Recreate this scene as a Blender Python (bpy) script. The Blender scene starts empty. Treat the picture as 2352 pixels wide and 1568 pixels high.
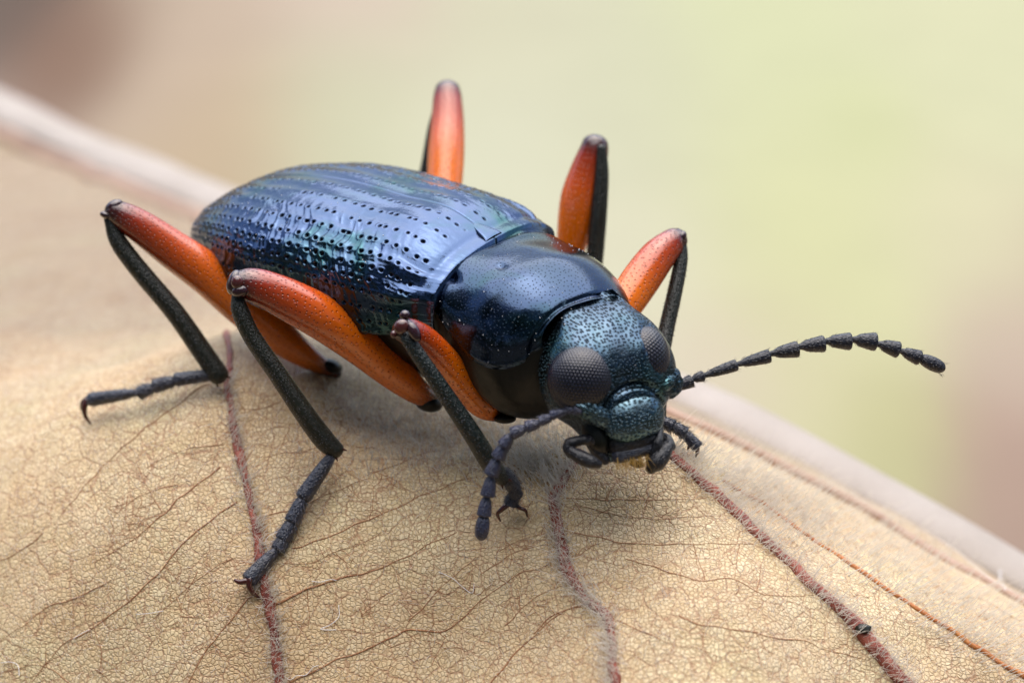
import bpy, math, random
import numpy as np
from mathutils import Vector
from mathutils import noise as mnoise

random.seed(7)
rng = np.random.default_rng(7)
sc = bpy.context.scene
sc.unit_settings.system = 'METRIC'
sc.unit_settings.scale_length = 0.01            # one unit is one centimetre
PX = 588.0                                       # photograph pixels (2352 wide) per cm at the focus distance
D0 = 4.0 * 100.0 / 36.0
ELEV = math.radians(26)
R_ = np.array([1.0, 0.0, 0.0])
U_ = np.array([0.0, math.sin(ELEV), math.cos(ELEV)])
F_ = np.array([0.0, math.cos(ELEV), -math.sin(ELEV)])
CAM = -F_ * D0

# ------------------------------------------------------------------ camera
cd = bpy.data.cameras.new('camera')
cam = bpy.data.objects.new('camera', cd)
sc.collection.objects.link(cam)
cam.location = CAM.tolist()
cam.rotation_euler = (math.radians(90) - ELEV, 0, 0)
cd.lens = 100; cd.sensor_width = 36
cd.clip_start = 0.1; cd.clip_end = 2000
cd.dof.use_dof = True
cd.dof.focus_distance = D0 + 0.02
cd.dof.aperture_fstop = 0.50
sc.camera = cam

# ------------------------------------------------------------------ sky, sun, exposure
SUN_EL, SUN_AZ = math.radians(72), math.radians(8)      # azimuth from +Y towards +X
w = bpy.data.worlds.new('World'); sc.world = w; w.use_nodes = True
nt = w.node_tree; nt.nodes.clear()
sky = nt.nodes.new('ShaderNodeTexSky'); sky.sky_type = 'NISHITA'; sky.sun_disc = False
sky.sun_elevation = SUN_EL; sky.sun_rotation = SUN_AZ
sky.air_density = 1.0; sky.dust_density = 2.5; sky.ozone_density = 1.0
bg = nt.nodes.new('ShaderNodeBackground'); bg.inputs[1].default_value = 0.15
wo = nt.nodes.new('ShaderNodeOutputWorld')
nt.links.new(sky.outputs[0], bg.inputs[0]); nt.links.new(bg.outputs[0], wo.inputs[0])
sd = bpy.data.lights.new('sun', 'SUN'); sd.energy = 3.1; sd.angle = math.radians(92); sd.color = (1.0, 0.95, 0.88)
so = bpy.data.objects.new('sun', sd); sc.collection.objects.link(so)
sdir = Vector((math.sin(SUN_AZ) * math.cos(SUN_EL), math.cos(SUN_AZ) * math.cos(SUN_EL), math.sin(SUN_EL)))
so.rotation_euler = sdir.to_track_quat('Z', 'Y').to_euler()
sc.view_settings.view_transform = 'Standard'
sc.view_settings.look = 'None'
sc.view_settings.exposure = 0.77
sc.view_settings.gamma = 1.0
sc.cycles.max_bounces = 8

# ------------------------------------------------------------------ helpers
def P(x, y, d):
    """point seen at photograph position (x, y) at depth d beyond the focus distance"""
    k = (D0 + d) / D0 / PX
    return CAM + F_ * (D0 + d) + R_ * ((x - 1176) * k) + U_ * ((784 - y) * k)

def smooth(a, b, x):
    t = np.clip((x - a) / (b - a), 0, 1)
    return t * t * (3 - 2 * t)

def norm(v):
    return v / np.maximum(np.linalg.norm(v, axis=-1, keepdims=True), 1e-12)

ROOT = {}
def mesh_obj(name, V, Fc, mat, parent=None, shade=True, attrs=None, uv=None, kind=None):
    V = np.asarray(V, dtype=np.float64)
    me = bpy.data.meshes.new(name)
    off = ROOT.get(parent.name, None) if parent is not None else None
    if parent is not None and off is None:
        p = parent
        while p is not None and p.name not in ROOT: p = p.parent
        off = ROOT[p.name] if p else np.zeros(3)
    if off is not None: V = V - off
    Fc = np.asarray(Fc)
    nf, k = Fc.shape
    me.vertices.add(len(V)); me.vertices.foreach_set('co', V.astype(np.float32).ravel())
    me.loops.add(nf * k); me.loops.foreach_set('vertex_index', Fc.astype(np.int32).ravel())
    me.polygons.add(nf)
    me.polygons.foreach_set('loop_start', np.arange(0, nf * k, k, dtype=np.int32))
    me.polygons.foreach_set('loop_total', np.full(nf, k, dtype=np.int32))
    me.update(calc_edges=True)
    me.polygons.foreach_set('use_smooth', np.full(nf, shade, dtype=bool))
    if attrs:
        for an, av in attrs.items():
            av = np.asarray(av, dtype=np.float32)
            if av.ndim == 1:
                at = me.attributes.new(an, 'FLOAT', 'POINT'); at.data.foreach_set('value', av)
            else:
                at = me.attributes.new(an, 'FLOAT_COLOR', 'POINT')
                at.data.foreach_set('color', np.c_[av, np.ones(len(av))].astype(np.float32).ravel())
    if uv is not None:
        l = me.uv_layers.new(name='UVMap')
        l.data.foreach_set('uv', np.asarray(uv, dtype=np.float32)[Fc.ravel()].ravel())
    me.validate()
    me.materials.append(mat)
    o = bpy.data.objects.new(name, me)
    sc.collection.objects.link(o)
    if parent is not None: o.parent = parent
    if kind: o['kind'] = kind
    return o

def empty(name, loc, label, cat, group=None, parent=None):
    o = bpy.data.objects.new(name, None); sc.collection.objects.link(o)
    o.location = list(loc); o.empty_display_size = 0.1
    if label: o['label'] = label
    if cat: o['category'] = cat
    if group: o['group'] = group
    ROOT[o.name] = np.array(loc, dtype=float)
    return o

def part_empty(name, parent):
    o = bpy.data.objects.new(name, None); sc.collection.objects.link(o)
    o.parent = parent; o.empty_display_size = 0.05
    return o

def grid_faces(n, m, wrap=False, flip=False):
    i = np.arange(n - 1)[:, None]; j = np.arange(m if wrap else m - 1)[None, :]
    j2 = (j + 1) % m
    a = i * m + j; b = i * m + j2; c = (i + 1) * m + j2; d = (i + 1) * m + j
    f = np.stack([a, b, c, d], -1).reshape(-1, 4)
    return f[:, ::-1] if flip else f

def catmull(pts, n):
    pts = np.asarray(pts, float)
    k = len(pts)
    if k == 2:
        t = np.linspace(0, 1, n)[:, None]
        return pts[0] * (1 - t) + pts[1] * t
    ext = np.vstack([2 * pts[0] - pts[1], pts, 2 * pts[-1] - pts[-2]])
    d = np.r_[0, np.cumsum(np.linalg.norm(np.diff(pts[:, :3], axis=0), axis=1))]
    tt = np.linspace(0, d[-1], n)
    i = np.clip(np.searchsorted(d, tt, side='right') - 1, 0, k - 2)
    u = ((tt - d[i]) / np.maximum(d[i + 1] - d[i], 1e-9))[:, None]
    p0, p1, p2, p3 = ext[i], ext[i + 1], ext[i + 2], ext[i + 3]
    return 0.5 * ((2 * p1) + (p2 - p0) * u + (2 * p0 - 5 * p1 + 4 * p2 - p3) * u ** 2 + (3 * p1 - p0 - 3 * p2 + p3) * u ** 3)

def tube_mesh(C, rad, nseg=16, cap=True, flat=None, up=None, rough=None, uv=False):
    """C n x 3 centre line, rad n radii; returns verts, faces, t attribute"""
    C = np.asarray(C, float); n = len(C)
    rad = np.asarray(rad, float)
    if cap:
        d0 = norm(C[0] - C[1]); d1 = norm(C[-1] - C[-2])
        h0, h1 = rad[0], rad[-1]
        A = np.radians([90, 68, 45, 22]); 
        pre = np.array([C[0] + d0 * h0 * math.sin(a) * 0.8 for a in A]); prer = np.array([max(h0 * math.cos(a), 1e-5) for a in A])
        post = np.array([C[-1] + d1 * h1 * math.sin(a) * 0.8 for a in A[::-1]]); postr = np.array([max(h1 * math.cos(a), 1e-5) for a in A[::-1]])
        C = np.vstack([pre, C, post]); rad = np.r_[prer, rad, postr]; n = len(C)
    T = norm(np.gradient(C, axis=0))
    ref = np.array(up if up is not None else [0.0, 0.0, 1.0])
    N = np.zeros_like(C)
    v = ref - T[0] * np.dot(ref, T[0])
    if np.linalg.norm(v) < 1e-3: v = np.array([1.0, 0, 0]) - T[0] * T[0][0]
    v = v / np.linalg.norm(v)
    for i in range(n):
        v = v - T[i] * np.dot(v, T[i]); v /= np.linalg.norm(v); N[i] = v
    B = np.cross(T, N)
    if uv:
        a = np.linspace(0, 2 * math.pi, nseg + 1)
    else:
        a = np.linspace(0, 2 * math.pi, nseg, endpoint=False)
    fx, fy = (1, 1) if flat is None else flat
    V = C[:, None, :] + rad[:, None, None] * (np.cos(a)[None, :, None] * N[:, None, :] * fx + np.sin(a)[None, :, None] * B[:, None, :] * fy)
    if rough:
        V += (rng.random(V.shape) - 0.5) * rough
    if uv:
        L = np.r_[0, np.cumsum(np.linalg.norm(np.diff(C, axis=0), axis=1))]
        rm = rad.max()
        UV = np.stack(np.broadcast_arrays(L[:, None], (a * rm * 0.9)[None]), -1).reshape(-1, 2)
        return V.reshape(-1, 3), grid_faces(n, nseg + 1), np.repeat(np.linspace(0, 1, n), nseg + 1), UV
    t = np.repeat(np.linspace(0, 1, n), nseg)
    return V.reshape(-1, 3), grid_faces(n, nseg, True), t

def curve_pts(ctrl, n):
    """ctrl rows (px, py, depth, radius_px) -> centre line and radii in cm"""
    ctrl = np.asarray(ctrl, float)
    W = np.array([np.r_[P(*c[:3]), c[3] / PX * (D0 + c[2]) / D0] for c in ctrl])
    Q = catmull(W, n)
    return Q[:, :3], np.maximum(Q[:, 3], 1e-4)

def tube_obj(name, ctrl, mat, parent, n=40, nseg=20, flat=None, up=None, cap=True):
    C, r = curve_pts(ctrl, n)
    V, Fc, t, UV = tube_mesh(C, r, nseg, cap, flat, F_ if up is None else up, uv=True)
    UV = UV + rng.uniform(0, 5, 2)
    return mesh_obj(name, V, Fc, mat, parent, attrs={'along': t}, uv=UV)

def ellipsoid(center, ax, rad, n=24, m=36):
    """ax 3x3 rows, rad 3"""
    th = np.linspace(0.02, math.pi - 0.02, n); ph = np.linspace(0, 2 * math.pi, m, endpoint=False)
    T, Ph = np.meshgrid(th, ph, indexing='ij')
    L = np.stack([np.sin(T) * np.cos(Ph) * rad[0], np.sin(T) * np.sin(Ph) * rad[1], np.cos(T) * rad[2]], -1)
    V = center + L @ np.asarray(ax)
    return V.reshape(-1, 3), grid_faces(n, m, True)

# batches of fine hairs, each a curved three-sided spike
def hair_mesh(base, direc, length, rad, bend, seg=3):
    n = len(base)
    direc = norm(direc); bend = np.asarray(bend)
    s = np.linspace(0, 1, seg + 1)
    L = np.asarray(length).reshape(-1, 1, 1)
    C = base[:, None, :] + direc[:, None, :] * (s[None, :, None] * L) + bend[:, None, :] * (s[None, :, None] ** 2) * L
    side = norm(np.cross(direc, np.array([0.31, 0.77, 0.55]))); s2 = np.cross(direc, side)
    rr = (np.asarray(rad).reshape(-1, 1) * (1 - s[None, :] * 0.85))
    a = np.array([0, 2 * math.pi / 3, 4 * math.pi / 3])
    ring = np.cos(a)[None, None, :, None] * side[:, None, None, :] + np.sin(a)[None, None, :, None] * s2[:, None, None, :]
    V = C[:, :, None, :] + ring * rr[:, :, None, None]
    k = (seg + 1) * 3
    f = grid_faces(seg + 1, 3, True)
    Fc = (f[None] + (np.arange(n) * k)[:, None, None]).reshape(-1, 4)
    return V.reshape(-1, 3), Fc

# ------------------------------------------------------------------ material helpers
class MB:
    def __init__(s, name):
        s.m = bpy.data.materials.new(name); s.m.use_nodes = True
        s.t = s.m.node_tree; s.t.nodes.clear()
        s.out = s.n('ShaderNodeOutputMaterial'); s.b = s.n('ShaderNodeBsdfPrincipled')
        s.l(s.b.outputs[0], s.out.inputs[0])
    def n(s, t, **kw):
        nd = s.t.nodes.new(t)
        for k, v in kw.items(): setattr(nd, k, v)
        return nd
    def l(s, a, b): s.t.links.new(a, b)
    def set(s, **kw):
        for k, v in kw.items():
            nm = k.replace('_', ' ')
            s.b.inputs[nm].default_value = v
        return s
    def co(s):
        if not hasattr(s, '_co'): s._co = s.n('ShaderNodeTexCoord').outputs['Object']
        return s._co
    def noise(s, scale, detail=4, rough=0.55, vec=None, dist=0.0):
        nd = s.n('ShaderNodeTexNoise'); nd.inputs['Scale'].default_value = scale
        nd.inputs['Detail'].default_value = detail; nd.inputs['Roughness'].default_value = rough
        nd.inputs['Distortion'].default_value = dist
        s.l(vec or s.co(), nd.inputs['Vector']); return nd
    def vor(s, scale, feature='F1', rand=1.0, vec=None):
        nd = s.n('ShaderNodeTexVoronoi'); nd.feature = feature; nd.inputs['Scale'].default_value = scale
        nd.inputs['Randomness'].default_value = rand
        s.l(vec or s.co(), nd.inputs['Vector']); return nd
    def uvv(s):
        if not hasattr(s, '_uv'): s._uv = s.n('ShaderNodeUVMap').outputs[0]
        return s._uv
    def vor2(s, scale, rand=1.0, warp=None, stretch=(1, 1, 1)):
        mp = s.n('ShaderNodeMapping'); mp.inputs['Scale'].default_value = stretch
        s.l(s.uvv(), mp.inputs[0])
        nd = s.n('ShaderNodeTexVoronoi'); nd.voronoi_dimensions = '2D'; nd.inputs['Scale'].default_value = scale
        nd.inputs['Randomness'].default_value = rand
        s.l(mp.outputs[0], nd.inputs['Vector']); return nd
    def ramp(s, fac, stops, interp='LINEAR'):
        nd = s.n('ShaderNodeValToRGB'); cr = nd.color_ramp; cr.interpolation = interp
        while len(cr.elements) < len(stops): cr.elements.new(0.5)
        for e, (p, c) in zip(cr.elements, stops):
            e.position = p; e.color = (c[0], c[1], c[2], 1) if not np.isscalar(c) else (c, c, c, 1)
        s.l(fac, nd.inputs[0]); return nd.outputs[0]
    def mix(s, fac, a, b, mode='MIX'):
        nd = s.n('ShaderNodeMix', data_type='RGBA', blend_type=mode)
        for inp, v in ((nd.inputs[0], fac), (nd.inputs[6], a), (nd.inputs[7], b)):
            if hasattr(v, 'is_linked'): s.l(v, inp)
            elif np.isscalar(v): inp.default_value = v
            else: inp.default_value = (*v, 1)
        return nd.outputs[2]
    def math(s, op, a, b=None, c=None):
        nd = s.n('ShaderNodeMath', operation=op)
        for i, v in enumerate((a, b, c)):
            if v is None: continue
            if hasattr(v, 'is_linked'): s.l(v, nd.inputs[i])
            else: nd.inputs[i].default_value = v
        return nd.outputs[0]
    def attr(s, name, out='Fac'):
        return s.n('ShaderNodeAttribute', attribute_name=name).outputs[out]
    def bump(s, h, dist, strength=1.0, prev=None):
        nd = s.n('ShaderNodeBump'); nd.inputs['Strength'].default_value = strength; nd.inputs['Distance'].default_value = dist
        s.l(h, nd.inputs['Height'])
        if prev is not None: s.l(prev, nd.inputs['Normal'])
        return nd.outputs[0]
    def normal(s, o): s.l(o, s.b.inputs['Normal']); return s
    def base(s, o): s.l(o, s.b.inputs['Base Color']); return s

def cuticle(name, c1, c2, c3, rough, pit_scale, pit_depth, metallic=0.85, pit_r=0.32, ior=1.75):
    """dark metallic insect shell with round punctures"""
    m = MB(name)
    nz = m.noise(3.2, 3, 0.5, dist=0.6)
    col = m.ramp(nz.outputs[0], [(0.3, c1), (0.5, c2), (0.68, c3)])
    m.set(Metallic=metallic, Roughness=rough, IOR=ior)
    nrm = None
    fine = m.noise(90, 3, 0.6)
    nrm = m.bump(fine.outputs[0], 0.0012, 0.6)
    if pit_scale:
        v = m.vor2(pit_scale, 0.75)
        h = m.ramp(v.outputs['Distance'], [(0.0, 0.0), (pit_r * 0.55, 0.12), (pit_r, 1.0)], 'EASE')
        nrm = m.bump(h, pit_depth, 1.0, nrm)
        dark = m.ramp(v.outputs['Distance'], [(0.0, 0.12), (pit_r * 0.5, 0.3), (pit_r, 1.0)])
        col = m.mix(1.0, col, dark, 'MULTIPLY')
    if name == 'elytra_shell':
        col = m.mix(m.attr('pit'), col, (0.004, 0.005, 0.010))
    m.base(col); m.normal(nrm)
    if name == 'elytra_shell':
        m.l(m.math('MULTIPLY_ADD', m.attr('pit'), -0.5, 0.5), m.b.inputs['Specular IOR Level'])
    elif pit_scale:
        sp_ = m.ramp(v.outputs['Distance'], [(0.0, 0.05), (pit_r, 0.5)]); m.l(sp_, m.b.inputs['Specular IOR Level'])
    rr = m.ramp(m.noise(14, 4, 0.6).outputs[0], [(0.3, rough * 0.8), (0.7, rough * 1.35)])
    m.l(rr, m.b.inputs['Roughness'])
    return m.m

M = {}
M['elytra'] = cuticle('elytra_shell', (0.050, 0.080, 0.145), (0.062, 0.092, 0.17), (0.032, 0.082, 0.095), 0.14, 0, 0, metallic=1)
M['pronotum'] = cuticle('pronotum_shell', (0.035, 0.055, 0.085), (0.04, 0.06, 0.105), (0.024, 0.058, 0.062), 0.13, 54, 0.003, metallic=1, pit_r=0.15)
M['head'] = cuticle('head_shell', (0.05, 0.088, 0.115), (0.062, 0.095, 0.135), (0.04, 0.10, 0.11), 0.22, 72, 0.008, metallic=1, pit_r=0.36)
M['clypeus'] = cuticle('clypeus_shell', (0.09, 0.155, 0.18), (0.105, 0.16, 0.20), (0.075, 0.165, 0.18), 0.25, 70, 0.008, metallic=1, pit_r=0.36)
M['under'] = cuticle('underside_shell', (0.005, 0.006, 0.005), (0.008, 0.007, 0.005), (0.005, 0.009, 0.007), 0.36, 0, 0, metallic=0.0, ior=1.4)

def femur_mat():
    m = MB('orange_femur_cuticle')
    t = m.attr('along')
    col = m.ramp(t, [(0.0, (0.012, 0.006, 0.004)), (0.07, (0.10, 0.018, 0.003)), (0.17, (0.80, 0.175, 0.002)), (0.5, (0.82, 0.170, 0.002)), (0.72, (0.56, 0.075, 0.003)), (0.89, (0.30, 0.026, 0.004)), (0.95, (0.06, 0.008, 0.006)), (1.0, (0.012, 0.006, 0.008))])
    v = m.vor2(46, 0.75)
    h = m.ramp(v.outputs['Distance'], [(0.0, 0.0), (0.10, 0.2), (0.22, 1.0)], 'EASE')
    dark = m.ramp(v.outputs['Distance'], [(0.0, 0.62), (0.17, 1.0)])
    m.base(m.mix(1.0, col, dark, 'MULTIPLY'))
    m.set(Roughness=0.24, Subsurface_Weight=0.14, Subsurface_Scale=0.05, Coat_Weight=0.5, Coat_Roughness=0.16, IOR=1.55)
    m.b.inputs['Subsurface Radius'].default_value = (1.0, 0.3, 0.05)
    m.normal(m.bump(h, 0.006, 1.0, m.bump(m.noise(70, 3).outputs[0], 0.001)))
    return m.m
M['femur'] = femur_mat()

def dark_leg(name, c, rough, pits, depth, streak=False, spec=0.5):
    m = MB(name)
    nz = m.noise(12, 4)
    m.base(m.ramp(nz.outputs[0], [(0.3, tuple(x * 0.7 for x in c)), (0.7, tuple(x * 1.4 for x in c))]))
    m.set(Roughness=rough, Coat_Weight=0.15, Coat_Roughness=0.12)
    m.b.inputs['Specular IOR Level'].default_value = spec
    v = m.vor2(pits, 0.8, stretch=(0.6, 1, 1))
    h = m.ramp(v.outputs['Distance'], [(0.0, 1.0), (0.35, 0.0)], 'EASE')
    n1 = m.bump(m.noise(140, 3, 0.7).outputs[0], 0.004)
    m.normal(m.bump(h, depth, 0.9, n1))
    return m.m
M['tibia'] = dark_leg('olive_black_tibia', (0.0045, 0.006, 0.0015), 0.25, 95, 0.003, spec=0.5)
M['tibia_front'] = dark_leg('green_black_tibia', (0.006, 0.012, 0.011), 0.26, 75, 0.005)
M['tarsus'] = dark_leg('charcoal_tarsus', (0.006, 0.009, 0.026), 0.30, 85, 0.004, spec=0.8)
M['antenna'] = dark_leg('slate_antenna', (0.015, 0.020, 0.060), 0.34, 90, 0.004, spec=0.8)
M['antenna_dark'] = dark_leg('dark_antenna', (0.004, 0.005, 0.014), 0.36, 90, 0.004)
M['palp'] = dark_leg('black_palp', (0.006, 0.006, 0.010), 0.28, 70, 0.003)

def simple(name, col, rough, **kw):
    m = MB(name); nz = m.noise(kw.pop('ns', 20), 4)
    m.base(m.ramp(nz.outputs[0], [(0.25, tuple(c * 0.75 for c in col)), (0.75, tuple(min(1, c * 1.25) for c in col))]))
    m.set(Roughness=rough, **kw)
    m.normal(m.bump(nz.outputs[0], 0.003, 0.5))
    return m.m
M['claw'] = simple('red_brown_claw', (0.06, 0.010, 0.006), 0.2, Coat_Weight=0.5)
M['knee'] = simple('maroon_black_knee', (0.030, 0.008, 0.012), 0.16, Coat_Weight=0.6)
M['kneepale'] = simple('amber_knee_socket', (0.07, 0.014, 0.012), 0.15, Coat_Weight=0.6)
M['labrum'] = dark_leg('blue_black_labrum', (0.010, 0.013, 0.028), 0.33, 80, 0.004, spec=0.8)
M['amber'] = simple('amber_lip_edge', (0.07, 0.032, 0.008), 0.35)
M['bristle'] = simple('golden_bristle', (0.65, 0.40, 0.10), 0.35)
M['darkhair'] = simple('dark_seta', (0.10, 0.10, 0.13), 0.4)

def eye_mat():
    m = MB('faceted_eye')
    uvn = m.n('ShaderNodeUVMap'); sep = m.n('ShaderNodeSeparateXYZ'); m.l(uvn.outputs[0], sep.inputs[0])
    k = 4 * math.pi / (math.sqrt(3) * 0.0138)
    hs = []
    for a in (0, 60, 120):
        ca, sa = math.cos(math.radians(a)) * k, math.sin(math.radians(a)) * k
        d = m.math('ADD', m.math('MULTIPLY', sep.outputs[0], ca), m.math('MULTIPLY', sep.outputs[1], sa))
        hs.append(m.math('COSINE', d))
    h = m.math('ADD', m.math('ADD', hs[0], hs[1]), hs[2])
    hn = m.math('MULTIPLY_ADD', h, 0.2, 0.4)
    m.base(m.ramp(hn, [(0.2, (0.003, 0.003, 0.007)), (0.8, (0.017, 0.017, 0.038))]))
    m.set(Roughness=0.22, IOR=1.5, Coat_Weight=0.25, Coat_Roughness=0.05)
    m.normal(m.bump(hn, 0.003, 0.9))
    return m.m
M['eye'] = eye_mat()

def leaf_mat():
    m = MB('dry_leaf_blade')
    co = m.co()
    nz = m.noise(4.0, 3)
    vd = m.n('ShaderNodeVectorMath', operation='MULTIPLY_ADD')
    m.l(nz.outputs['Color'], vd.inputs[0]); vd.inputs[1].default_value = (0.06, 0.06, 0.06); m.l(co, vd.inputs[2])
    nz2 = m.noise(40, 2)
    vd2 = m.n('ShaderNodeVectorMath', operation='MULTIPLY_ADD')
    m.l(nz2.outputs['Color'], vd2.inputs[0]); vd2.inputs[1].default_value = (0.006, 0.006, 0.006); m.l(vd.outputs[0], vd2.inputs[2])
    v1 = m.vor(54, 'DISTANCE_TO_EDGE', 0.75, vd2.outputs[0])
    v2 = m.vor(12, 'DISTANCE_TO_EDGE', 0.9, vd2.outputs[0])
    vc = m.vor(54, 'F1', 0.75, vd2.outputs[0])
    big = m.noise(1.6, 5, 0.6)
    med = m.noise(9, 5, 0.65)
    c = m.ramp(big.outputs[0], [(0.3, (0.60, 0.415, 0.21)), (0.5, (0.71, 0.54, 0.295)), (0.7, (0.76, 0.65, 0.35))])
    c = m.mix(m.ramp(med.outputs[0], [(0.35, 0.0), (0.7, 0.55)]), c, (0.80, 0.68, 0.47))
    cellv = m.n('ShaderNodeSeparateColor'); m.l(vc.outputs['Color'], cellv.inputs[0])
    c = m.mix(m.math('MULTIPLY', cellv.outputs[0], 0.35), c, (0.46, 0.26, 0.10))
    l1 = m.ramp(v1.outputs['Distance'], [(0.0, 1.0), (0.06, 0.75), (0.14, 0.0)])
    l2 = m.ramp(v2.outputs['Distance'], [(0.0, 1.0), (0.025, 0.6), (0.05, 0.0)])
    fade = m.ramp(m.noise(2.3, 3).outputs[0], [(0.3, 0.45), (0.65, 0.95)])
    c = m.mix(m.math('MULTIPLY', l1, m.math('MULTIPLY', fade, 0.64)), c, (0.28, 0.13, 0.045))
    c = m.mix(m.math('MULTIPLY', l2, 0.6), c, (0.30, 0.12, 0.05))
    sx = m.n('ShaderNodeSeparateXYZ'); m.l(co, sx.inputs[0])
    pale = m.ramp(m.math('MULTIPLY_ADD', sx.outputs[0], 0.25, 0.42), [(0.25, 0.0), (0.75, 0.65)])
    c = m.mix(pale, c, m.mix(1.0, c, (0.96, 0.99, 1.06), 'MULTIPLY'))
    far_shade = m.ramp(m.math('ADD', m.math('MULTIPLY', sx.outputs[1], 0.30), m.math('MULTIPLY_ADD', big.outputs[0], 0.5, -0.25)), [(0.05, 0.0), (0.50, 1.0)])
    c = m.mix(far_shade, c, m.mix(1.0, c, (0.47, 0.46, 0.48), 'MULTIPLY'))  # shade painted into the rear of the blade, where the light falls too bright
    sp = m.ramp(m.noise(150, 2).outputs[0], [(0.68, 0.0), (0.74, 1.0)])
    c = m.mix(m.math('MULTIPLY', sp, 0.5), c, (0.8, 0.72, 0.6))
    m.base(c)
    m.set(Roughness=0.55)
    m.b.inputs['Sheen Weight'].default_value = 0.12
    h1 = m.ramp(v1.outputs['Distance'], [(0.0, 0.0), (0.18, 1.0)], 'EASE')
    h2 = m.ramp(v2.outputs['Distance'], [(0.0, 0.0), (0.09, 1.0)], 'EASE')
    n = m.bump(med.outputs[0], 0.02, 0.5)
    n = m.bump(h2, 0.003, 0.4, n); n = m.bump(h1, 0.0035, 0.8, n)
    n = m.bump(m.noise(160, 3, 0.7).outputs[0], 0.0025, 0.7, n)
    m.normal(n)
    return m.m
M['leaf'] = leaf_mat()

def vein_mat(name, c1, c2, sc_=14):
    m = MB(name)
    nz = m.noise(sc_, 5, 0.65)
    m.base(m.ramp(nz.outputs[0], [(0.3, c1), (0.7, c2)]))
    m.set(Roughness=0.42)
    m.normal(m.bump(m.noise(45, 4, 0.7).outputs[0], 0.012, 0.9))
    return m.m
M['vein_red'] = vein_mat('dark_red_vein', (0.14, 0.018, 0.010), (0.40, 0.10, 0.055))
M['vein_orange'] = vein_mat('orange_vein', (0.34, 0.08, 0.012), (0.62, 0.25, 0.06))
M['vein_brown'] = vein_mat('brown_side_vein', (0.24, 0.085, 0.03), (0.42, 0.20, 0.08))
M['far_line'] = vein_mat('dull_brown_vein', (0.34, 0.21, 0.15), (0.44, 0.29, 0.21), 3)
M['midrib'] = vein_mat('pale_midrib', (0.33, 0.28, 0.24), (0.39, 0.34, 0.30), 3)
m = MB('white_leaf_hair'); m.set(Base_Color=(0.92, 0.88, 0.82, 1), Roughness=0.35)
tr = m.n('ShaderNodeBsdfTranslucent'); tr.inputs[0].default_value = (0.92, 0.88, 0.82, 1)
mx = m.n('ShaderNodeMixShader'); mx.inputs[0].default_value = 0.65
m.l(m.b.outputs[0], mx.inputs[1]); m.l(tr.outputs[0], mx.inputs[2]); m.l(mx.outputs[0], m.out.inputs[0]); M['hair'] = m.m
m = MB('white_fibre'); m.set(Base_Color=(0.85, 0.84, 0.85, 1), Roughness=0.35); M['fibre'] = m.m

# ------------------------------------------------------------------ ground far below the leaf (out of focus)
GZ = -7.0
def on_ground(x, y):
    d = P(x, y, 1.0) - CAM
    return CAM + d * ((GZ - CAM[2]) / d[2])
blobs = [  # photo position, radius px, colour
    (40, -10, 170, (0.10, 0.055, 0.03)), (170, 90, 150, (0.20, 0.10, 0.05)), (-150, 0, 200, (0.12, 0.08, 0.05)),
    (450, 60, 280, (0.47, 0.36, 0.25)), (560, 300, 240, (0.48, 0.36, 0.21)), (300, 0, 150, (0.42, 0.32, 0.22)),
    (800, 20, 260, (0.56, 0.45, 0.34)), (850, 300, 230, (0.56, 0.56, 0.36)), (760, 220, 200, (0.50, 0.52, 0.32)),
    (1150, 100, 300, (0.56, 0.54, 0.36)), (1150, 350, 260, (0.62, 0.62, 0.44)), (1450, 250, 320, (0.56, 0.56, 0.37)),
    (1450, 600, 260, (0.63, 0.60, 0.42)), (1800, 150, 350, (0.58, 0.60, 0.34)), (1850, 500, 330, (0.60, 0.60, 0.31)),
    (2250, 150, 350, (0.60, 0.60, 0.36)), (2200, 500, 250, (0.62, 0.58, 0.36)), (1800, 800, 250, (0.58, 0.54, 0.32)),
    (2050, 980, 170, (0.48, 0.46, 0.22)), (2330, 800, 190, (0.50, 0.38, 0.29)), (2330, 1050, 200, (0.40, 0.27, 0.20)),
    (2450, 1200, 220, (0.38, 0.26, 0.19)), (2600, 700, 300, (0.48, 0.36, 0.27)), (1650, 830, 150, (0.62, 0.52, 0.40)), (-200, 350, 300, (0.45, 0.35, 0.28)),
    (2000, 300, 150, (0.55, 0.58, 0.28))]
gx = np.sort(np.r_[np.linspace(-24, 24, 160), [-1500, -400, -120, -50, 50, 120, 400, 1500]])
gy = np.sort(np.r_[np.linspace(-6, 34, 160), [-1500, -400, -120, -40, -15, 45, 80, 200, 600, 1500]])
GX, GY = np.meshgrid(gx, gy, indexing='ij')
num = np.zeros(GX.shape + (3,)); den = np.zeros(GX.shape)
for bx, by, br, bc in blobs:
    br = br * 0.8
    wk = 5.0 if bc[0] < .25 else 1.0
    c0 = on_ground(bx, by); cx = on_ground(bx + br, by); cy = on_ground(bx, by - br)
    wgt = np.exp(-(((GX - c0[0]) / (cx[0] - c0[0])) ** 2 + ((GY - c0[1]) / (cy[1] - c0[1])) ** 2) * 1.3) + 1e-14
    wgt = wgt * wk
    num += wgt[..., None] * np.array(bc); den += wgt
bgc = np.array((0.13, 0.10, 0.065)) 
GC = 0.50 * (num + bgc * 1e-4) / (den + 1e-4)[..., None]
gv = np.stack([GX, GY, np.full(GX.shape, GZ)], -1).reshape(-1, 3)
m = MB('ground_litter')
col = m.attr('tint', 'Color')
nz = m.noise(0.9, 5, 0.6)
m.base(m.mix(0.07, col, m.mix(1.0, col, m.ramp(nz.outputs[0], [(0.3, 0.55), (0.7, 1.3)]), 'MULTIPLY')))
m.set(Roughness=0.9)
g = mesh_obj('ground', gv, grid_faces(len(gx), len(gy), flip=True), m.m, attrs={'tint': GC.reshape(-1, 3)}, kind='structure')
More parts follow.
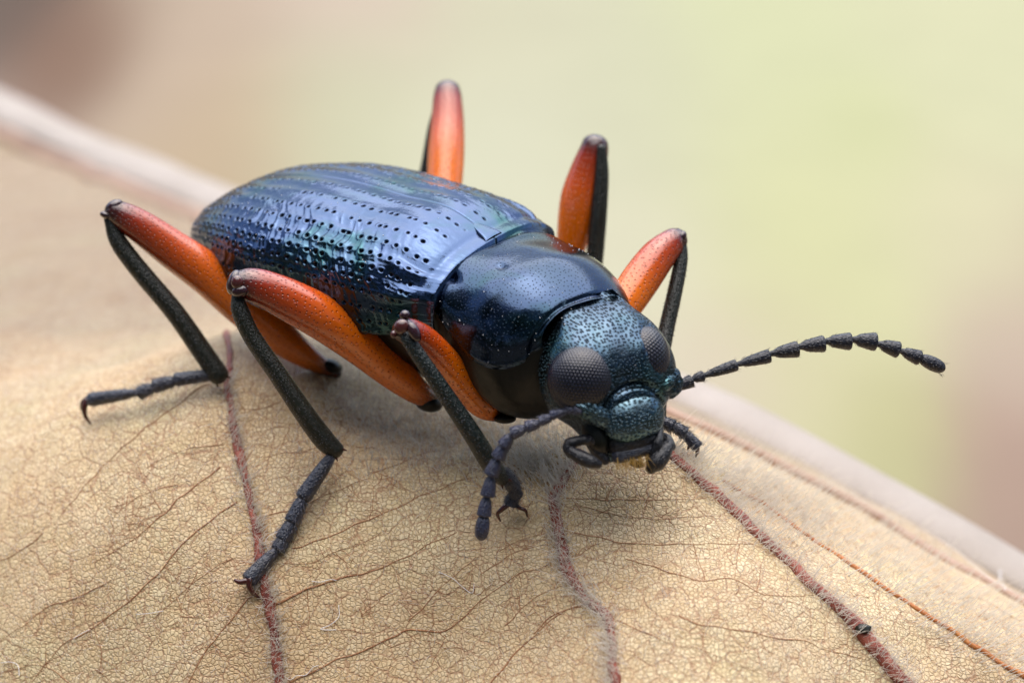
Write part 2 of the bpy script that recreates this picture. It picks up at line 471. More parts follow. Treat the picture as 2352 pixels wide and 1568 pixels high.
g['label'] = 'pale green and tan ground far below, completely out of focus'

# unseen leaves added on the viewer's side to darken the reflections in the shell
frg = np.random.default_rng(11)
nl = 2900
az = frg.uniform(-1.75, 1.75, nl); el = np.arcsin(frg.uniform(-0.08, 0.87, nl)); rad_ = frg.uniform(55, 120, nl)
fc = np.stack([np.sin(az) * np.cos(el), -np.cos(az) * np.cos(el), np.sin(el)], -1) * rad_[:, None]
keepf = (frg.random(nl) > 0.10 + 0.5 * (el > 0.9)) & (fc[:, 2] > GZ + 2)
fc = fc[keepf]; nl = len(fc)
fa = norm(frg.normal(0, 1, (nl, 3)) + np.array([0, 0, -.5])); fn = norm(frg.normal(0, .7, (nl, 3)) - norm(fc)); fb = norm(np.cross(fa, fn)); fn = np.cross(fb, fa)
LL = frg.uniform(5, 11, nl)[:, None]; WW = LL * frg.uniform(.22, .34, (nl, 1))
prof_ = [(-.5, 0, 0), (-.2, 1, .12), (-.2, -1, .12), (.2, .85, .12), (.2, -.85, .12), (.55, 0, -.1)]
fv = np.stack([fc + fa * LL * p_ + fb * WW * q_ + fn * WW * z_ for p_, q_, z_ in prof_], 1).reshape(-1, 3)
ff = (np.array([[0, 1, 2, 2], [1, 3, 4, 2], [3, 5, 4, 4]])[None] + (np.arange(nl) * 6)[:, None, None]).reshape(-1, 4)
tri = np.concatenate([ff[:, :3], ff[ff[:, 2] != ff[:, 3]][:, [0, 2, 3]]])
m = MB('added_foliage_leaf'); m.base(m.ramp(m.noise(0.08, 3).outputs[0], [(0.3, (0.025, 0.05, 0.012)), (0.7, (0.05, 0.08, 0.02))])); m.set(Roughness=0.6)
fo = mesh_obj('added_foliage', fv, tri, m.m, kind='stuff')
fo['label'] = 'dark green leaves added out of view to darken the reflections in the shell'

# ------------------------------------------------------------------ the leaf surface
ctrl = np.array([
    (-400, 1568, .9), (-300, 1100, 1.3), (-300, 700, 3.6), (-200, 340, 8.2),
    (0, 1568, .35), (0, 1200, .66), (0, 950, 1.15), (0, 700, 3.0), (0, 430, 6.6), (300, 620, 3.3), (300, 820, 1.5), (300, 500, 5.0),
    (200, 970, .80), (520, 885, .64), (520, 790, .92), (480, 560, 3.8), (300, 1568, .15), (300, 1230, .33),
    (640, 1568, -.02), (575, 1368, .07), (600, 1150, .25), (700, 960, .55), (780, 1050, .32),
    (1000, 1568, -.1), (1000, 1280, .05), (1000, 1010, .5), (1180, 1200, .04),
    (1400, 1568, -.5), (1300, 1270, -.08), (1275, 1140, .04), (1315, 1085, .16), (1400, 1430, -.30),
    (1540, 1060, .17), (1600, 1055, .27), (1800, 1290, .0), (1980, 1450, -.08), (2080, 1568, -.12),
    (1580, 1400, -.38), (1700, 1568, -.5), (1500, 1220, -.02), (1700, 1140, .30), (2352, 1550, .12), (2000, 1320, .22),
    (1000, 780, 1.7), (1300, 880, 1.6), (800, 660, 3.0),
    (1560, 960, 1.4), (1850, 1110, 1.25), (2352, 1400, 1.0), (2600, 1530, .95), (2300, 1800, -.2), (1500, 1900, -.9), (640, 1900, -.3), (-300, 2000, .5),
], float)
band = [(-300, 110, 9.6), (-200, 155, 9.3), (0, 250, 8.6), (220, 350, 7.6), (480, 455, 6.4), (700, 550, 5.4), (900, 640, 4.6), (1300, 800, 3.4), (1560, 900, 2.8), (1800, 1015, 2.4), (2050, 1150, 2.1), (2352, 1325, 1.8), (2600, 1465, 1.6), (2750, 1550, 1.5)]
CW = np.array([P(*c) for c in ctrl])
BW = np.array([P(*c) for c in band])
behind = np.vstack([BW[::3] + np.array([0.25, 0.9, -0.55]), BW[::3] + np.array([0.5, 2.0, -1.6])])
below = BW[::2] + np.array([0, 0, -0.06])
K = np.vstack([CW, below, behind])
def tps_phi(r2): return 0.5 * r2 * np.log(np.maximum(r2, 1e-12))
XY = K[:, :2]; n_ = len(K)
A = tps_phi(((XY[:, None] - XY[None]) ** 2).sum(-1)) + np.eye(n_) * 0.0012
Pm = np.c_[np.ones(n_), XY]
S = np.block([[A, Pm], [Pm.T, np.zeros((3, 3))]])
sol = np.linalg.solve(S, np.r_[K[:, 2], np.zeros(3)])
def leaf_z0(x, y):
    x = np.asarray(x, float); y = np.asarray(y, float)
    sh = x.shape; q = np.stack([x.ravel(), y.ravel()], -1)
    out = np.empty(len(q))
    for i in range(0, len(q), 40000):
        qq = q[i:i + 40000]
        out[i:i + 40000] = tps_phi(((qq[:, None] - XY[None]) ** 2).sum(-1)) @ sol[:n_] + sol[n_] + qq @ sol[n_ + 1:]
    return out.reshape(sh)
# sampled height table with fine relief (puckers between veins)
LX = np.linspace(-6.2, 4.3, 700); LY = np.r_[np.linspace(-2.3, 4.5, 560, endpoint=False), np.linspace(4.5, 11.0, 160)]
gX, gY = np.meshgrid(LX, LY, indexing='ij')
LZ = leaf_z0(gX, gY)
def vnoise(x, y, s, seed):
    r = np.random.default_rng(seed).random((128, 128))
    x = x * s + 50; y = y * s + 50
    xi = np.floor(x).astype(int); yi = np.floor(y).astype(int); fx = x - xi; fy = y - yi
    fx = fx * fx * (3 - 2 * fx); fy = fy * fy * (3 - 2 * fy)
    g = lambda a, b: r[a % 128, b % 128]
    return (g(xi, yi) * (1 - fx) + g(xi + 1, yi) * fx) * (1 - fy) + (g(xi, yi + 1) * (1 - fx) + g(xi + 1, yi + 1) * fx) * fy - 0.5
LZ += vnoise(gX, gY, 2.2, 1) * 0.045 + vnoise(gX + gY * .4, gY - gX * .4, 5, 2) * 0.022 + vnoise(gX, gY, 15, 3) * 0.005
def leaf_z(x, y):
    fx = np.clip((np.asarray(x) - LX[0]) / (LX[1] - LX[0]), 0, len(LX) - 1.001); fy = np.clip(np.interp(np.asarray(y), LY, np.arange(len(LY))), 0, len(LY) - 1.001)
    i = fx.astype(int); j = fy.astype(int); a = fx - i; b = fy - j
    return (LZ[i, j] * (1 - a) + LZ[i + 1, j] * a) * (1 - b) + (LZ[i, j + 1] * (1 - a) + LZ[i + 1, j + 1] * a) * b
def leaf_n(x, y, e=0.02):
    dx = (leaf_z(x + e, y) - leaf_z(x - e, y)) / (2 * e); dy = (leaf_z(x, y + e) - leaf_z(x, y - e)) / (2 * e)
    return norm(np.stack([-dx, -dy, np.ones_like(dx)], -1))
def hit(px, py):
    """where the line of sight through photograph position meets the leaf (arrays)"""
    px = np.atleast_1d(np.asarray(px, float)); py = np.atleast_1d(np.asarray(py, float))
    d = R_[None] * ((px - 1176) / PX / D0)[:, None] + U_[None] * ((784 - py) / PX / D0)[:, None] + F_[None]
    t = np.full(len(px), D0 - 1.6); done = np.zeros(len(px), bool)
    for _ in range(1150):
        p = CAM + d * t[:, None]
        below_ = p[:, 2] < leaf_z(p[:, 0], p[:, 1])
        done |= below_
        t = np.where(done, t, t + 0.012)
    for _ in range(2):
        p = CAM + d * t[:, None]; t2 = t - 0.012
        lo, hi = t2.copy(), t.copy()
        for _ in range(12):
            mid = (lo + hi) / 2; q = CAM + d * mid[:, None]; b = q[:, 2] < leaf_z(q[:, 0], q[:, 1])
            hi = np.where(b, mid, hi); lo = np.where(b, lo, mid)
        break
    p = CAM + d * hi[:, None]
    p[:, 2] = leaf_z(p[:, 0], p[:, 1])
    return p

leaf_root_loc = np.array([0.0, 0.4, float(leaf_z(np.array(0.0), np.array(0.4)))])
leaf = empty('dry_leaf', leaf_root_loc, 'large dry tan leaf with dark red hairy veins, arched under the beetle', 'leaf')
yb = np.interp(gX[:, 0], BW[:, 0], BW[:, 1])
keep = (gY < (yb[:, None] + 0.10))
top = np.stack([gX, gY, LZ], -1)
idx = np.arange(gX.size).reshape(gX.shape)
fm = keep[:-1, :-1] & keep[1:, :-1] & keep[:-1, 1:] & keep[1:, 1:]
f = np.stack([idx[:-1, :-1], idx[1:, :-1], idx[1:, 1:], idx[:-1, 1:]], -1)[fm]
used = np.unique(f); remap = -np.ones(gX.size, int); remap[used] = np.arange(len(used))
Vt = top.reshape(-1, 3)[used]; ft = remap[f]
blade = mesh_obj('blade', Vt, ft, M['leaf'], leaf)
sm_ = blade.modifiers.new('thickness', 'SOLIDIFY'); sm_.thickness = 0.012; sm_.offset = -1

def on_leaf_curve(pts, n, lift=0.0, wob=0.0):
    pts = np.asarray(pts, float)
    Q = catmull(np.c_[pts, np.zeros(len(pts))], n)
    if wob:
        Q[:, 0] += np.array([mnoise.noise(Vector((q[0] / 45., q[1] / 45., 3.1))) for q in Q]) * wob
        Q[:, 1] += np.array([mnoise.noise(Vector((q[0] / 45., q[1] / 45., 9.1))) for q in Q]) * wob
    W = hit(Q[:, 0], Q[:, 1])
    return W + leaf_n(W[:, 0], W[:, 1]) * lift

def vein(name, pts, r0, r1, mat, n=60, nseg=10, lift=0.0, wob=4.0, lump=0.25, label=None):
    C = on_leaf_curve(pts, n, lift, wob)
    t = np.linspace(0, 1, n)
    r = (r0 + (r1 - r0) * t) / PX
    r = r * (1 + lump * np.array([mnoise.noise(Vector(c * 9)) for c in C]))
    V, Fc, tt = tube_mesh(C, r, nseg, True, flat=(0.75, 1.0))
    o = mesh_obj(name, V, Fc, mat, leaf)
    if label: o['label'] = label
    return C

VA = [(523, 762), (527, 830), (524, 885), (528, 930), (538, 985), (548, 1040), (560, 1095), (578, 1165), (596, 1235), (603, 1300), (612, 1365), (628, 1425), (635, 1500), (640, 1568), (644, 1640)]
VB = [(1330, 1040), (1305, 1085), (1280, 1130), (1275, 1180), (1288, 1250), (1308, 1320), (1345, 1372), (1388, 1410), (1404, 1460), (1412, 1568), (1416, 1660)]
VC = [(1530, 1035), (1560, 1062), (1620, 1115), (1700, 1190), (1780, 1265), (1860, 1340), (1940, 1410), (1990, 1465), (2040, 1530), (2085, 1580), (2140, 1650)]
VD = [(1660, 1105), (1760, 1162), (1850, 1228), (1960, 1300), (2060, 1368), (2160, 1432), (2260, 1498), (2352, 1552), (2480, 1630)]
cA = vein('main_vein', VA, 9, 13, M['vein_red'], 130, 12, 0.002, 7, 0.5, 'dark red hairy vein running down at the left')
cB = vein('main_vein', VB, 12, 12, M['vein_red'], 120, 12, 0.002, 7, 0.5, 'red hairy vein below the beetle\'s head')
cC = vein('main_vein', VC, 13, 19, M['vein_red'], 130, 14, 0.004, 5, 0.35, 'thickest dark red vein running to the lower right')
cD = vein('main_vein', VD, 5, 9, M['vein_orange'], 120, 10, 0.002, 5, 0.35, 'thin orange vein beside the thickest red vein')
# far pale midrib and the brown line beside it
Q = catmull(BW, 120)
V, Fc, tt = tube_mesh(Q, (0.16 - 0.06 * np.linspace(0, 1, 120)) * (1 + 0.12 * np.sin(np.arange(120) * .31) * np.cos(np.arange(120) * .11)), 20, True, flat=(0.5, 1.25))
o = mesh_obj('midrib', V, Fc, M['midrib'], leaf); o['label'] = 'pale raised rib along the far side of the leaf, out of focus'
b2 = np.array(band); b2[:, 1] += 64; 
W = hit(b2[:, 0], b2[:, 1]); W = W[(W[:, 0] > LX[0]) & (W[:, 0] < LX[-1])]
Q = catmull(W, 100); Q[:, 2] = leaf_z(Q[:, 0], Q[:, 1]) + 0.005
V, Fc, tt = tube_mesh(Q, np.linspace(0.075, 0.022, 100), 10, True)
mesh_obj('main_vein', V, Fc, M['far_line'], leaf)['label'] = 'blurred brown line below the pale far rib'

def aff(pts, s, ox, oy): return [(ox + x * s, oy + y * s) for x, y in pts]
Z8 = (.4532, 0, 857.5); Z9 = (.3646, 612.5, 1041); Z7 = (.479, 1225, 1041)
side = [
 (Z8, [(1060, 60), (1000, 80), (780, 250), (560, 430), (390, 620), (300, 730)], 2.6), (Z8, [(1110, 480), (900, 640), (820, 720), (660, 850), (480, 960)], 2.6),
 (Z8, [(1200, 650), (1060, 750), (930, 860), (830, 980), (700, 1110), (590, 1200), (470, 1290), (300, 1390), (160, 1560)], 2.8),
 (Z8, [(1310, 1110), (1250, 1150), (1150, 1270), (1050, 1400), (950, 1568)], 3.0), (Z8, [(220, 810), (100, 900), (0, 950), (-100, 1000)], 2.4),
 (Z8, [(650, 620), (640, 720), (660, 830)], 1.4), (Z8, [(470, 1260), (510, 1400), (500, 1540)], 1.4), (Z8, [(1180, 930), (1000, 1040), (860, 1170), (760, 1250)], 1.4),
 (Z8, [(1130, 360), (960, 380), (800, 440), (700, 520)], 1.4), (Z8, [(1000, 1000), (930, 1140), (900, 1280)], 1.2), (Z8, [(900, 560), (760, 600), (600, 700), (480, 830)], 1.3),
 (Z9, [(30, 960), (70, 940), (350, 820), (650, 740), (900, 640), (1050, 560), (1200, 500)], 3.2),
 (Z9, [(160, 600), (400, 520), (600, 430), (800, 350), (1000, 260), (1200, 180), (1350, 140)], 2.2),
 (Z9, [(100, 1440), (170, 1430), (400, 1320), (600, 1240), (800, 1160), (900, 1110), (1130, 1110), (1300, 970), (1420, 870), (1600, 760), (1800, 690)], 2.8),
 (Z9, [(1400, 1460), (1560, 1270), (1750, 1080), (1900, 980), (2010, 950)], 2.6), (Z9, [(900, 1050), (1000, 950), (1120, 820), (1220, 740), (1320, 650)], 1.8),
 (Z9, [(-70, 420), (0, 390), (170, 350), (450, 230), (560, 180), (650, 150)], 1.6), (Z9, [(660, 120), (800, 80), (960, 20), (1080, -30)], 2.0),
 (Z9, [(1040, 1330), (1100, 1220), (1130, 1130)], 1.3), (Z9, [(700, 120), (820, 170), (880, 230), (900, 290)], 1.2), (Z9, [(1840, 280), (1740, 300), (1600, 340)], 1.5),
 (Z9, [(580, 970), (600, 1060), (590, 1200)], 1.2), (Z9, [(1200, 840), (1340, 900), (1340, 960)], 1.2), (Z9, [(100, 700), (260, 690), (430, 620), (620, 560), (760, 480)], 1.2),
 (Z9, [(1450, 620), (1560, 560), (1700, 520), (1820, 500)], 1.3), (Z9, [(1350, 760), (1500, 660), (1650, 600), (1840, 560)], 1.2), (Z9, [(1500, 1080), (1640, 950), (1780, 860), (1880, 820)], 1.4),
 (Z7, [(150, 215), (400, 220), (700, 220), (850, 210)], 1.5), (Z7, [(190, 380), (450, 430), (700, 435), (1000, 430), (1090, 425)], 2.0),
 (Z7, [(450, 500), (750, 600), (950, 600), (1100, 670), (1250, 685), (1350, 680)], 2.2), (Z7, [(700, 780), (800, 820), (1000, 850), (1200, 890), (1330, 905), (1400, 940), (1600, 990)], 2.2),
 (Z7, [(0, 860), (100, 770), (230, 730)], 2.4), (Z7, [(230, 250), (420, 300), (640, 310), (900, 300)], 1.1), (Z7, [(200, 480), (330, 520), (500, 540)], 1.2),
 (Z7, [(1650, 540), (1660, 640), (1600, 700)], 1.0), (Z7, [(2330, 800), (2150, 700), (2050, 690)], 1.6), (Z7, [(400, 800), (640, 900), (860, 960), (1100, 1060)], 1.4),
 (Z8, [(1420, 150), (1300, 180), (1220, 200)], 1.5), (Z8, [(1900, 380), (1700, 360), (1500, 400), (1270, 430)], 1.6), (Z8, [(1800, 260), (1650, 240), (1480, 260), (1280, 300)], 1.1),
 (Z8, [(350, 1568), (230, 1480), (60, 1500), (-60, 1540)], 1.4), (Z8, [(560, 1040), (430, 1120), (250, 1180), (60, 1320), (-60, 1400)], 2.0), (Z8, [(820, 700), (740, 560), (700, 470)], 1.1),
]
for (s, ox, oy), pts, r in side:
    vein('side_vein', aff(pts, s, ox, oy), r * .9, r * 0.35, M['vein_brown'], max(16, len(pts) * 8), 6, 0.0004, 5, 0.5)

# small branching veinlets, too many to be parts of their own
vr = np.random.default_rng(21)
starts = []
for (s, ox, oy), pts, rr_ in side:
    q = catmull(np.c_[np.array(aff(pts, s, ox, oy), float), np.zeros(len(pts))], 60)[:, :2]
    for k in vr.integers(3, 57, 3): starts.append((q[k], q[min(k + 1, 59)] - q[k - 1]))
for V_ in (VA, VB, VC):
    q = catmull(np.c_[np.array(V_, float), np.zeros(len(V_))], 120)[:, :2]
    for k in vr.integers(10, 117, 4): starts.append((q[k], q[k + 1] - q[k - 1]))
paths = []
for p0, dr_ in starts:
    dr_ = dr_ / np.linalg.norm(dr_); sg = vr.choice([-1, 1])
    ang = math.atan2(dr_[1], dr_[0]) + sg * vr.uniform(.9, 1.7)
    p = p0.copy(); L_ = [p.copy()]
    for k in range(int(vr.integers(4, 11))):
        ang += vr.normal(0, .28); p = p + np.array([math.cos(ang), math.sin(ang)]) * 9; L_.append(p.copy())
        if vr.random() < .12: paths.append(([p + np.array([math.cos(ang + sg * 1.1), math.sin(ang + sg * 1.1)]) * t for t in (0, 9, 17, 26)], .8))
    paths.append((L_, 1.1))
VV = []; FF = []; off_ = 0
allp = np.vstack([np.array(p_[0]) for p_ in paths]); W = hit(allp[:, 0], allp[:, 1]); i0 = 0
for p_, rr_ in paths:
    n__ = len(p_); C_ = W[i0:i0 + n__]; i0 += n__
    v_, f_, _ = tube_mesh(C_, np.linspace(rr_, rr_ * .35, n__) / PX, 4, False); VV.append(v_); FF.append(f_ + off_); off_ += len(v_)
mesh_obj('veinlets', np.vstack(VV), np.vstack(FF), M['vein_brown'], leaf, kind='stuff')

# ---- hairs of the leaf
def leaf_hairs(name, base_px, tilt, length, rad=0.0013, spread=0.5, bend=0.5, label=None, lift=0.0):
    """tilt: world direction the hairs lean to"""
    W = hit(base_px[:, 0], base_px[:, 1]); ok = (W[:, 1] < np.interp(W[:, 0], BW[:, 0], BW[:, 1]) + 0.05)
    W = W[ok]; n = len(W)
    N = leaf_n(W[:, 0], W[:, 1])
    W = W + N * lift
    T = tilt[ok] if np.ndim(tilt) == 2 else np.tile(tilt, (n, 1))
    D = N * 0.65 + T + rng.normal(0, spread, (n, 3))
    D = D - N * np.minimum((D * N).sum(1), 0)[:, None] * 2
    Bn = rng.normal(0, bend, (n, 3)); 
    L = length * rng.uniform(0.45, 1.25, n)
    return hair_mesh(W - N * 0.002, D, L, rad * rng.uniform(0.7, 1.3, n), Bn * 0.6, 3)

def along(pts, n, width, t0=0, t1=1):
    Q = catmull(np.c_[np.asarray(pts, float), np.zeros(len(pts))], 400)[:, :2]
    i = (rng.uniform(t0, t1, n) * 399).astype(int)
    return Q[i] + rng.normal(0, width, (n, 2))
R3 = lambda x, y, z: x * R_ + y * U_ - z * F_      # right, up, toward the viewer
sets = []
sets.append(leaf_hairs('h', along(VA, 700, 8, 0.1), R3(.9, .5, .3), .06, .0017, .5, .4, lift=0.01))
sets.append(leaf_hairs('h', along(VA, 600, 13, 0.1), R3(-.5, .2, .5), .048, .0015, .6, .4, lift=0.005))
sets.append(leaf_hairs('h', along(VB, 700, 12, 0.0, .98), R3(-.7, .3, .5), .08, .0017, .5, .5, lift=0.01))
sets.append(leaf_hairs('h', along(VB, 500, 12, 0.05, .8), R3(.7, .4, .4), .055, .0013, .5, .5, lift=0.01))
sets.append(leaf_hairs('h', np.c_[rng.normal(1230, 45, 560), rng.normal(1070, 40, 560)], R3(-.5, .75, .6), .085, .0028, .4, .4))
sets.append(leaf_hairs('h', along(VC, 800, 12), R3(.8, .5, .4), .07, .0018, .55, .4, lift=0.015))
sets.append(leaf_hairs('h', along(VC, 600, 14), R3(-.5, -.1, .5), .045, .0012, .6, .4, lift=0.01))
q = along(VD, 1700, 1); q += np.c_[rng.uniform(-70, 190, 1700), rng.uniform(-60, 10, 1700) ]
sets.append(leaf_hairs('h', q, R3(.95, .35, .4), .09, .0023, .3, .3))
q = along(VC, 850, 1, .0, .35); q += np.c_[rng.uniform(0, 170, 850), rng.uniform(-60, 20, 850)]
sets.append(leaf_hairs('h', q, R3(.9, .5, .4), .08, .0022, .3, .3))
q = np.c_[rng.uniform(-30, 2380, 8500), rng.uniform(830, 1600, 8500)]
sets.append(leaf_hairs('h', q, R3(.1, .5, .4), .036, .0012, .7, .8))
q = np.c_[rng.normal(1000, 160, 1300), rng.normal(985, 60, 1300)]
sets.append(leaf_hairs('h', q, R3(0, .8, .5), .055, .0018, .5, .7))
V = []; Fl = []; o_ = 0
for v_, f_ in sets:
    V.append(v_); Fl.append(f_ + o_); o_ += len(v_)
mesh_obj('leaf_hairs', np.vstack(V), np.vstack(Fl), M['hair'], leaf, kind='stuff')

# ---- loose fibres and crumbs lying on the leaf
def fibre(pts, r, label, lift=0.006):
    C = on_leaf_curve(pts, 40, lift)
    base = C[len(C) // 2]
    root = mesh_obj('fibre', *tube_mesh(C, np.full(40, .75 * r / PX), 6, True)[:2], M['fibre'])
    me = root.data; co = np.empty(len(me.vertices) * 3, np.float32); me.vertices.foreach_get('co', co)
    co = co.reshape(-1, 3) - base.astype(np.float32); me.vertices.foreach_set('co', co.ravel()); me.update()
    root.location = base.tolist()
    root['label'] = label; root['category'] = 'fibre'; root['group'] = 'loose white fibres on the leaf'
fibre(aff([(455, 955), (455, 1030), (400, 1080), (340, 1105), (390, 1112), (440, 1110)], .3646, 612.5, 1041), 1.1, 'hooked white fibre on the leaf below the middle leg foot, right of the left vein')
fibre(aff([(285, 805), (340, 810), (400, 795), (440, 800)], .3646, 612.5, 1041), 1.0, 'short white fibre lying along a brown vein just right of the left red vein')
fibre(aff([(110, 1400), (150, 1425), (190, 1400), (250, 1395), (290, 1350), (330, 1335)], .3646, 612.5, 1041), 1.0, 'wavy white fibre at the bottom edge right of the left red vein')
fibre(aff([(10, 1465), (60, 1462), (95, 1480), (102, 1530)], .4532, 0, 857.5), 1.1, 'curved white fibre at the lower left corner of the leaf')
fibre(aff([(695, 1220), (760, 1215), (830, 1203)], .4532, 0, 857.5), 1.0, 'straight pale fibre left of the left red vein near the bottom')
fibre(aff([(380, 1340), (420, 1315), (455, 1298)], .4532, 0, 857.5), 1.0, 'small slanted pale fibre near the left bottom of the leaf')
fibre([(628, 1275), (612, 1255), (615, 1235), (640, 1222), (658, 1224)], 0.9, 'curled white fibre between the left red vein and the middle leg foot')
fibre([(1890, 1128), (1950, 1160), (2020, 1200), (2110, 1240), (2190, 1290), (2260, 1350), (2352, 1400)], 1.0, 'long thin white filament crossing the hairy right part of the leaf', 0.05)
fibre([(1008, 1313), (1040, 1328), (1060, 1345), (1085, 1362), (1090, 1340)], 0.9, 'short bent white fibre under the tip of the front antenna')
fibre([(2282, 1358), (2290, 1320), (2285, 1335), (2300, 1375)], 1.2, 'upright white loop of fibre at the right edge of the leaf', 0.04)
cr = hit([1980, 642, 1010], [1452, 1128, 1476])
for c, s, lb, mt in ((cr[0] + np.array([0, -.02, .03]), .030, 'small blackish crumb stuck on the thickest red vein at the lower right', 'tibia'), ):
    V, Fc = ellipsoid(np.zeros(3), np.eye(3), (s, s * .75, s * .6), 16, 20)
    V = V * (1 + 0.35 * np.array([mnoise.noise(Vector(v * (2.2 / s)) ) for v in V]))[:, None]
    o = mesh_obj('crumb', V, Fc, M[mt]); o.location = c.tolist(); o['label'] = lb; o['category'] = 'crumb'

# ================================================================== THE BEETLE
BR = P(1000, 900, .55)
BR[2] = float(leaf_z(np.array(BR[0]), np.array(BR[1])))
beetle = empty('darkling_beetle', BR, 'shiny blue-black beetle with bright orange thighs standing on a dry leaf', 'beetle')

# ---- frame of the hind body: forward, left, up
TH = math.radians(36)
bf = np.array([math.cos(TH), -math.sin(TH), 0]); bl = np.array([math.sin(TH), math.cos(TH), 0]); bd = np.array([0, 0, 1.0])
OB = P(1119, 621, 0.25)
def interp(u, tab):
    tab = np.array(tab, float); t = tab[:, 0]; 
    i = np.clip(np.searchsorted(t, u) - 1, 0, len(t) - 2)
    # smooth monotone-ish interpolation
    y = tab[:, 1]; d = np.gradient(y, t)
    h = t[i + 1] - t[i]; s = (u - t[i]) / h
    return (y[i] * (2 * s ** 3 - 3 * s ** 2 + 1) + y[i + 1] * (3 * s ** 2 - 2 * s ** 3) + d[i] * h * (s ** 3 - 2 * s ** 2 + s) + d[i + 1] * h * (s ** 3 - s ** 2))
LEN = 1.54
US = 1.10
tab_a = [(0, .415), (.06, .455), (.2, .465), (.5, .480), (.75, .475), (.95, .420), (1.1, .345), (1.2, .278), (1.28, .205), (1.35, .115), (1.385, .06), (1.40, .0)]
tab_h = [(0, .150), (.06, .180), (.15, .215), (.4, .220), (.7, .215), (.9, .198), (1.1, .165), (1.25, .11), (1.34, .06), (1.40, .0)]
tab_w = [(0, .0), (.3, .0), (.6, -.0), (.8, -.015), (1.0, -.045), (1.2, -.105), (1.34, -.165), (1.40, -.195)]
tab_e0 = [(0, .07), (.3, .13), (.7, .14), (1.0, .11), (1.2, .07), (1.35, .02), (1.40, .0)]
tab_e = tab_e0
tab_a, tab_h, tab_w, tab_e = [[(x * (1 if x < .3 else US - .1 * 0), y) for x, y in t] for t in (tab_a, tab_h, tab_w, tab_e)]
def fb1(x, y, seed):
    return vnoise(x, y, 1.0, seed) + 0.5 * vnoise(x, y, 2.1, seed + 1)
def elytron(side):
    n, m = 560, 330
    s = np.linspace(0, 1, n); q = LEN * (1 - (1 - s) ** 1.35 * (1 - 0.0)); q = LEN * (1.15 * s - .15 * s ** 2) ; q = LEN * np.sin(s * math.pi / 2) ** 0.92
    q = np.maximum(q, 0)
    ph = np.linspace(0, 1, m) * math.radians(128)
    Q, Ph = np.meshgrid(q, ph, indexing='ij')
    a = interp(Q, tab_a); h = interp(Q, tab_h); wc = interp(Q, tab_w); e = interp(Q, tab_e)
    a = np.maximum(a, 1e-4); h = np.maximum(h, 1e-4)
    sp = np.sin(Ph); cp = np.cos(Ph)
    v = a * np.abs(sp) ** 0.92
    v = np.where(Ph > math.pi / 2, a * (0.80 + 0.20 * sp ** 1.0), v)
    wz = np.where(Ph < math.pi / 2, h * np.abs(cp) ** 0.95, -e * np.abs(np.sin((Ph - math.pi / 2) * 1.9)) ** 1.0 * 1.6)
    # front edge curves: base runs back towards the side
    u = -Q + 0.03 * np.exp(-Q / 0.10)
    base = OB + u[..., None] * bf + (side * v)[..., None] * bl + (wz + wc)[..., None] * bd
    du = np.gradient(base, axis=0); dv = np.gradient(base, axis=1)
    N = norm(np.cross(dv, du) * side)
    Nc = N.copy(); flipm = (N * (base - (OB + u[..., None] * bf - 0.25 * bd))).sum(-1) < 0
    N[flipm] *= -1
    # arc length coordinates
    arc = np.cumsum(np.linalg.norm(dv, axis=-1), axis=1); arcu = np.cumsum(np.linalg.norm(du, axis=-1), axis=0)
    K_ = 11.2; r = Ph / math.radians(128) * K_ ; j = np.round(r - 0.62) + 0.62
    rowsp = np.linalg.norm(dv, axis=-1) * m / K_
    dr = (r - j) * rowsp
    rs = np.random.default_rng(5 + (side > 0)); jit = rs.random((32, 200)); ph0 = rs.random(32)
    jj = np.clip((j + 1).astype(int), 0, 31)
    spn = 0.0445
    kq = Q / spn + ph0[jj]; k = np.round(kq); ki = np.clip(k.astype(int), 0, 199)
    dq = (kq - k - (jit[jj, ki] - 0.5) * 0.45) * spn
    dr = dr + (jit[jj, (ki + 50) % 200] - .5) * 0.005
    size = (0.0052 + 0.0020 * jit[jj, (ki + 90) % 200])
    size = size * (0.80 + 0.32 * smooth(1.45, 0.9, Q) - 0.10 * smooth(.35, .1, Q)) * np.where((j > 9.7), 0.6, 1)
    on = (jit[jj, (ki + 120) % 200] > 0.04) & (Q > 0.07) & (Q < 1.42) & (j > .3)
    pit = np.exp(-((dr ** 2 + dq ** 2) / size ** 2) ** 1.3) * on
    edge = np.exp(-((np.sqrt(dr ** 2 + dq ** 2) - size * 1.9) / (size * .7)) ** 2) * on
    rr = (r - j)
    ridge = np.cos(rr * 2 * math.pi)
    # cross wrinkles, strongest on the flank and the middle
    wr = fb1(Q * 26 + Ph * 3.2 + 1.5 * vnoise(Q, Ph, 4, 21), Ph * 2.4, 11)
    amp = smooth(.25, .85, Ph) * smooth(.04, .2, Q) * (0.25 + 0.75 * np.exp(-((Q - .52) / .30) ** 2))
    low = vnoise(Q, Ph * .5, 7, 31)
    d = -0.0125 * pit * size / 0.009 + 0.0012 * edge - 0.0016 * ridge * 0 + 0.0022 * (-ridge) * (-1) * 0.6 * smooth(.1, .3, Q)
    d += amp * (np.abs(wr)) * (-0.016) + low * 0.006 + vnoise(Q, Ph, 30, 41) * 0.0012 * smooth(0, .4, Ph)
    # long dents near the shoulder
    sh = np.exp(-((Q - .12) / .09) ** 2) * smooth(.5, .9, Ph) * smooth(2.1, 1.4, Ph)
    d += -0.016 * sh * (0.5 + 0.5 * np.cos(r * 2 * math.pi * .5 + 3 * vnoise(Q, Ph, 5, 51)))
    # suture groove, base bead
    d += -0.010 * np.exp(-(np.minimum(arc, 1) / 0.005) ** 2)
    d += 0.005 * np.exp(-((Q - .0) / .018) ** 2) - 0.005 * np.exp(-((Q - .035) / .014) ** 2)
    d = d * smooth(1.54, 1.49, Q)
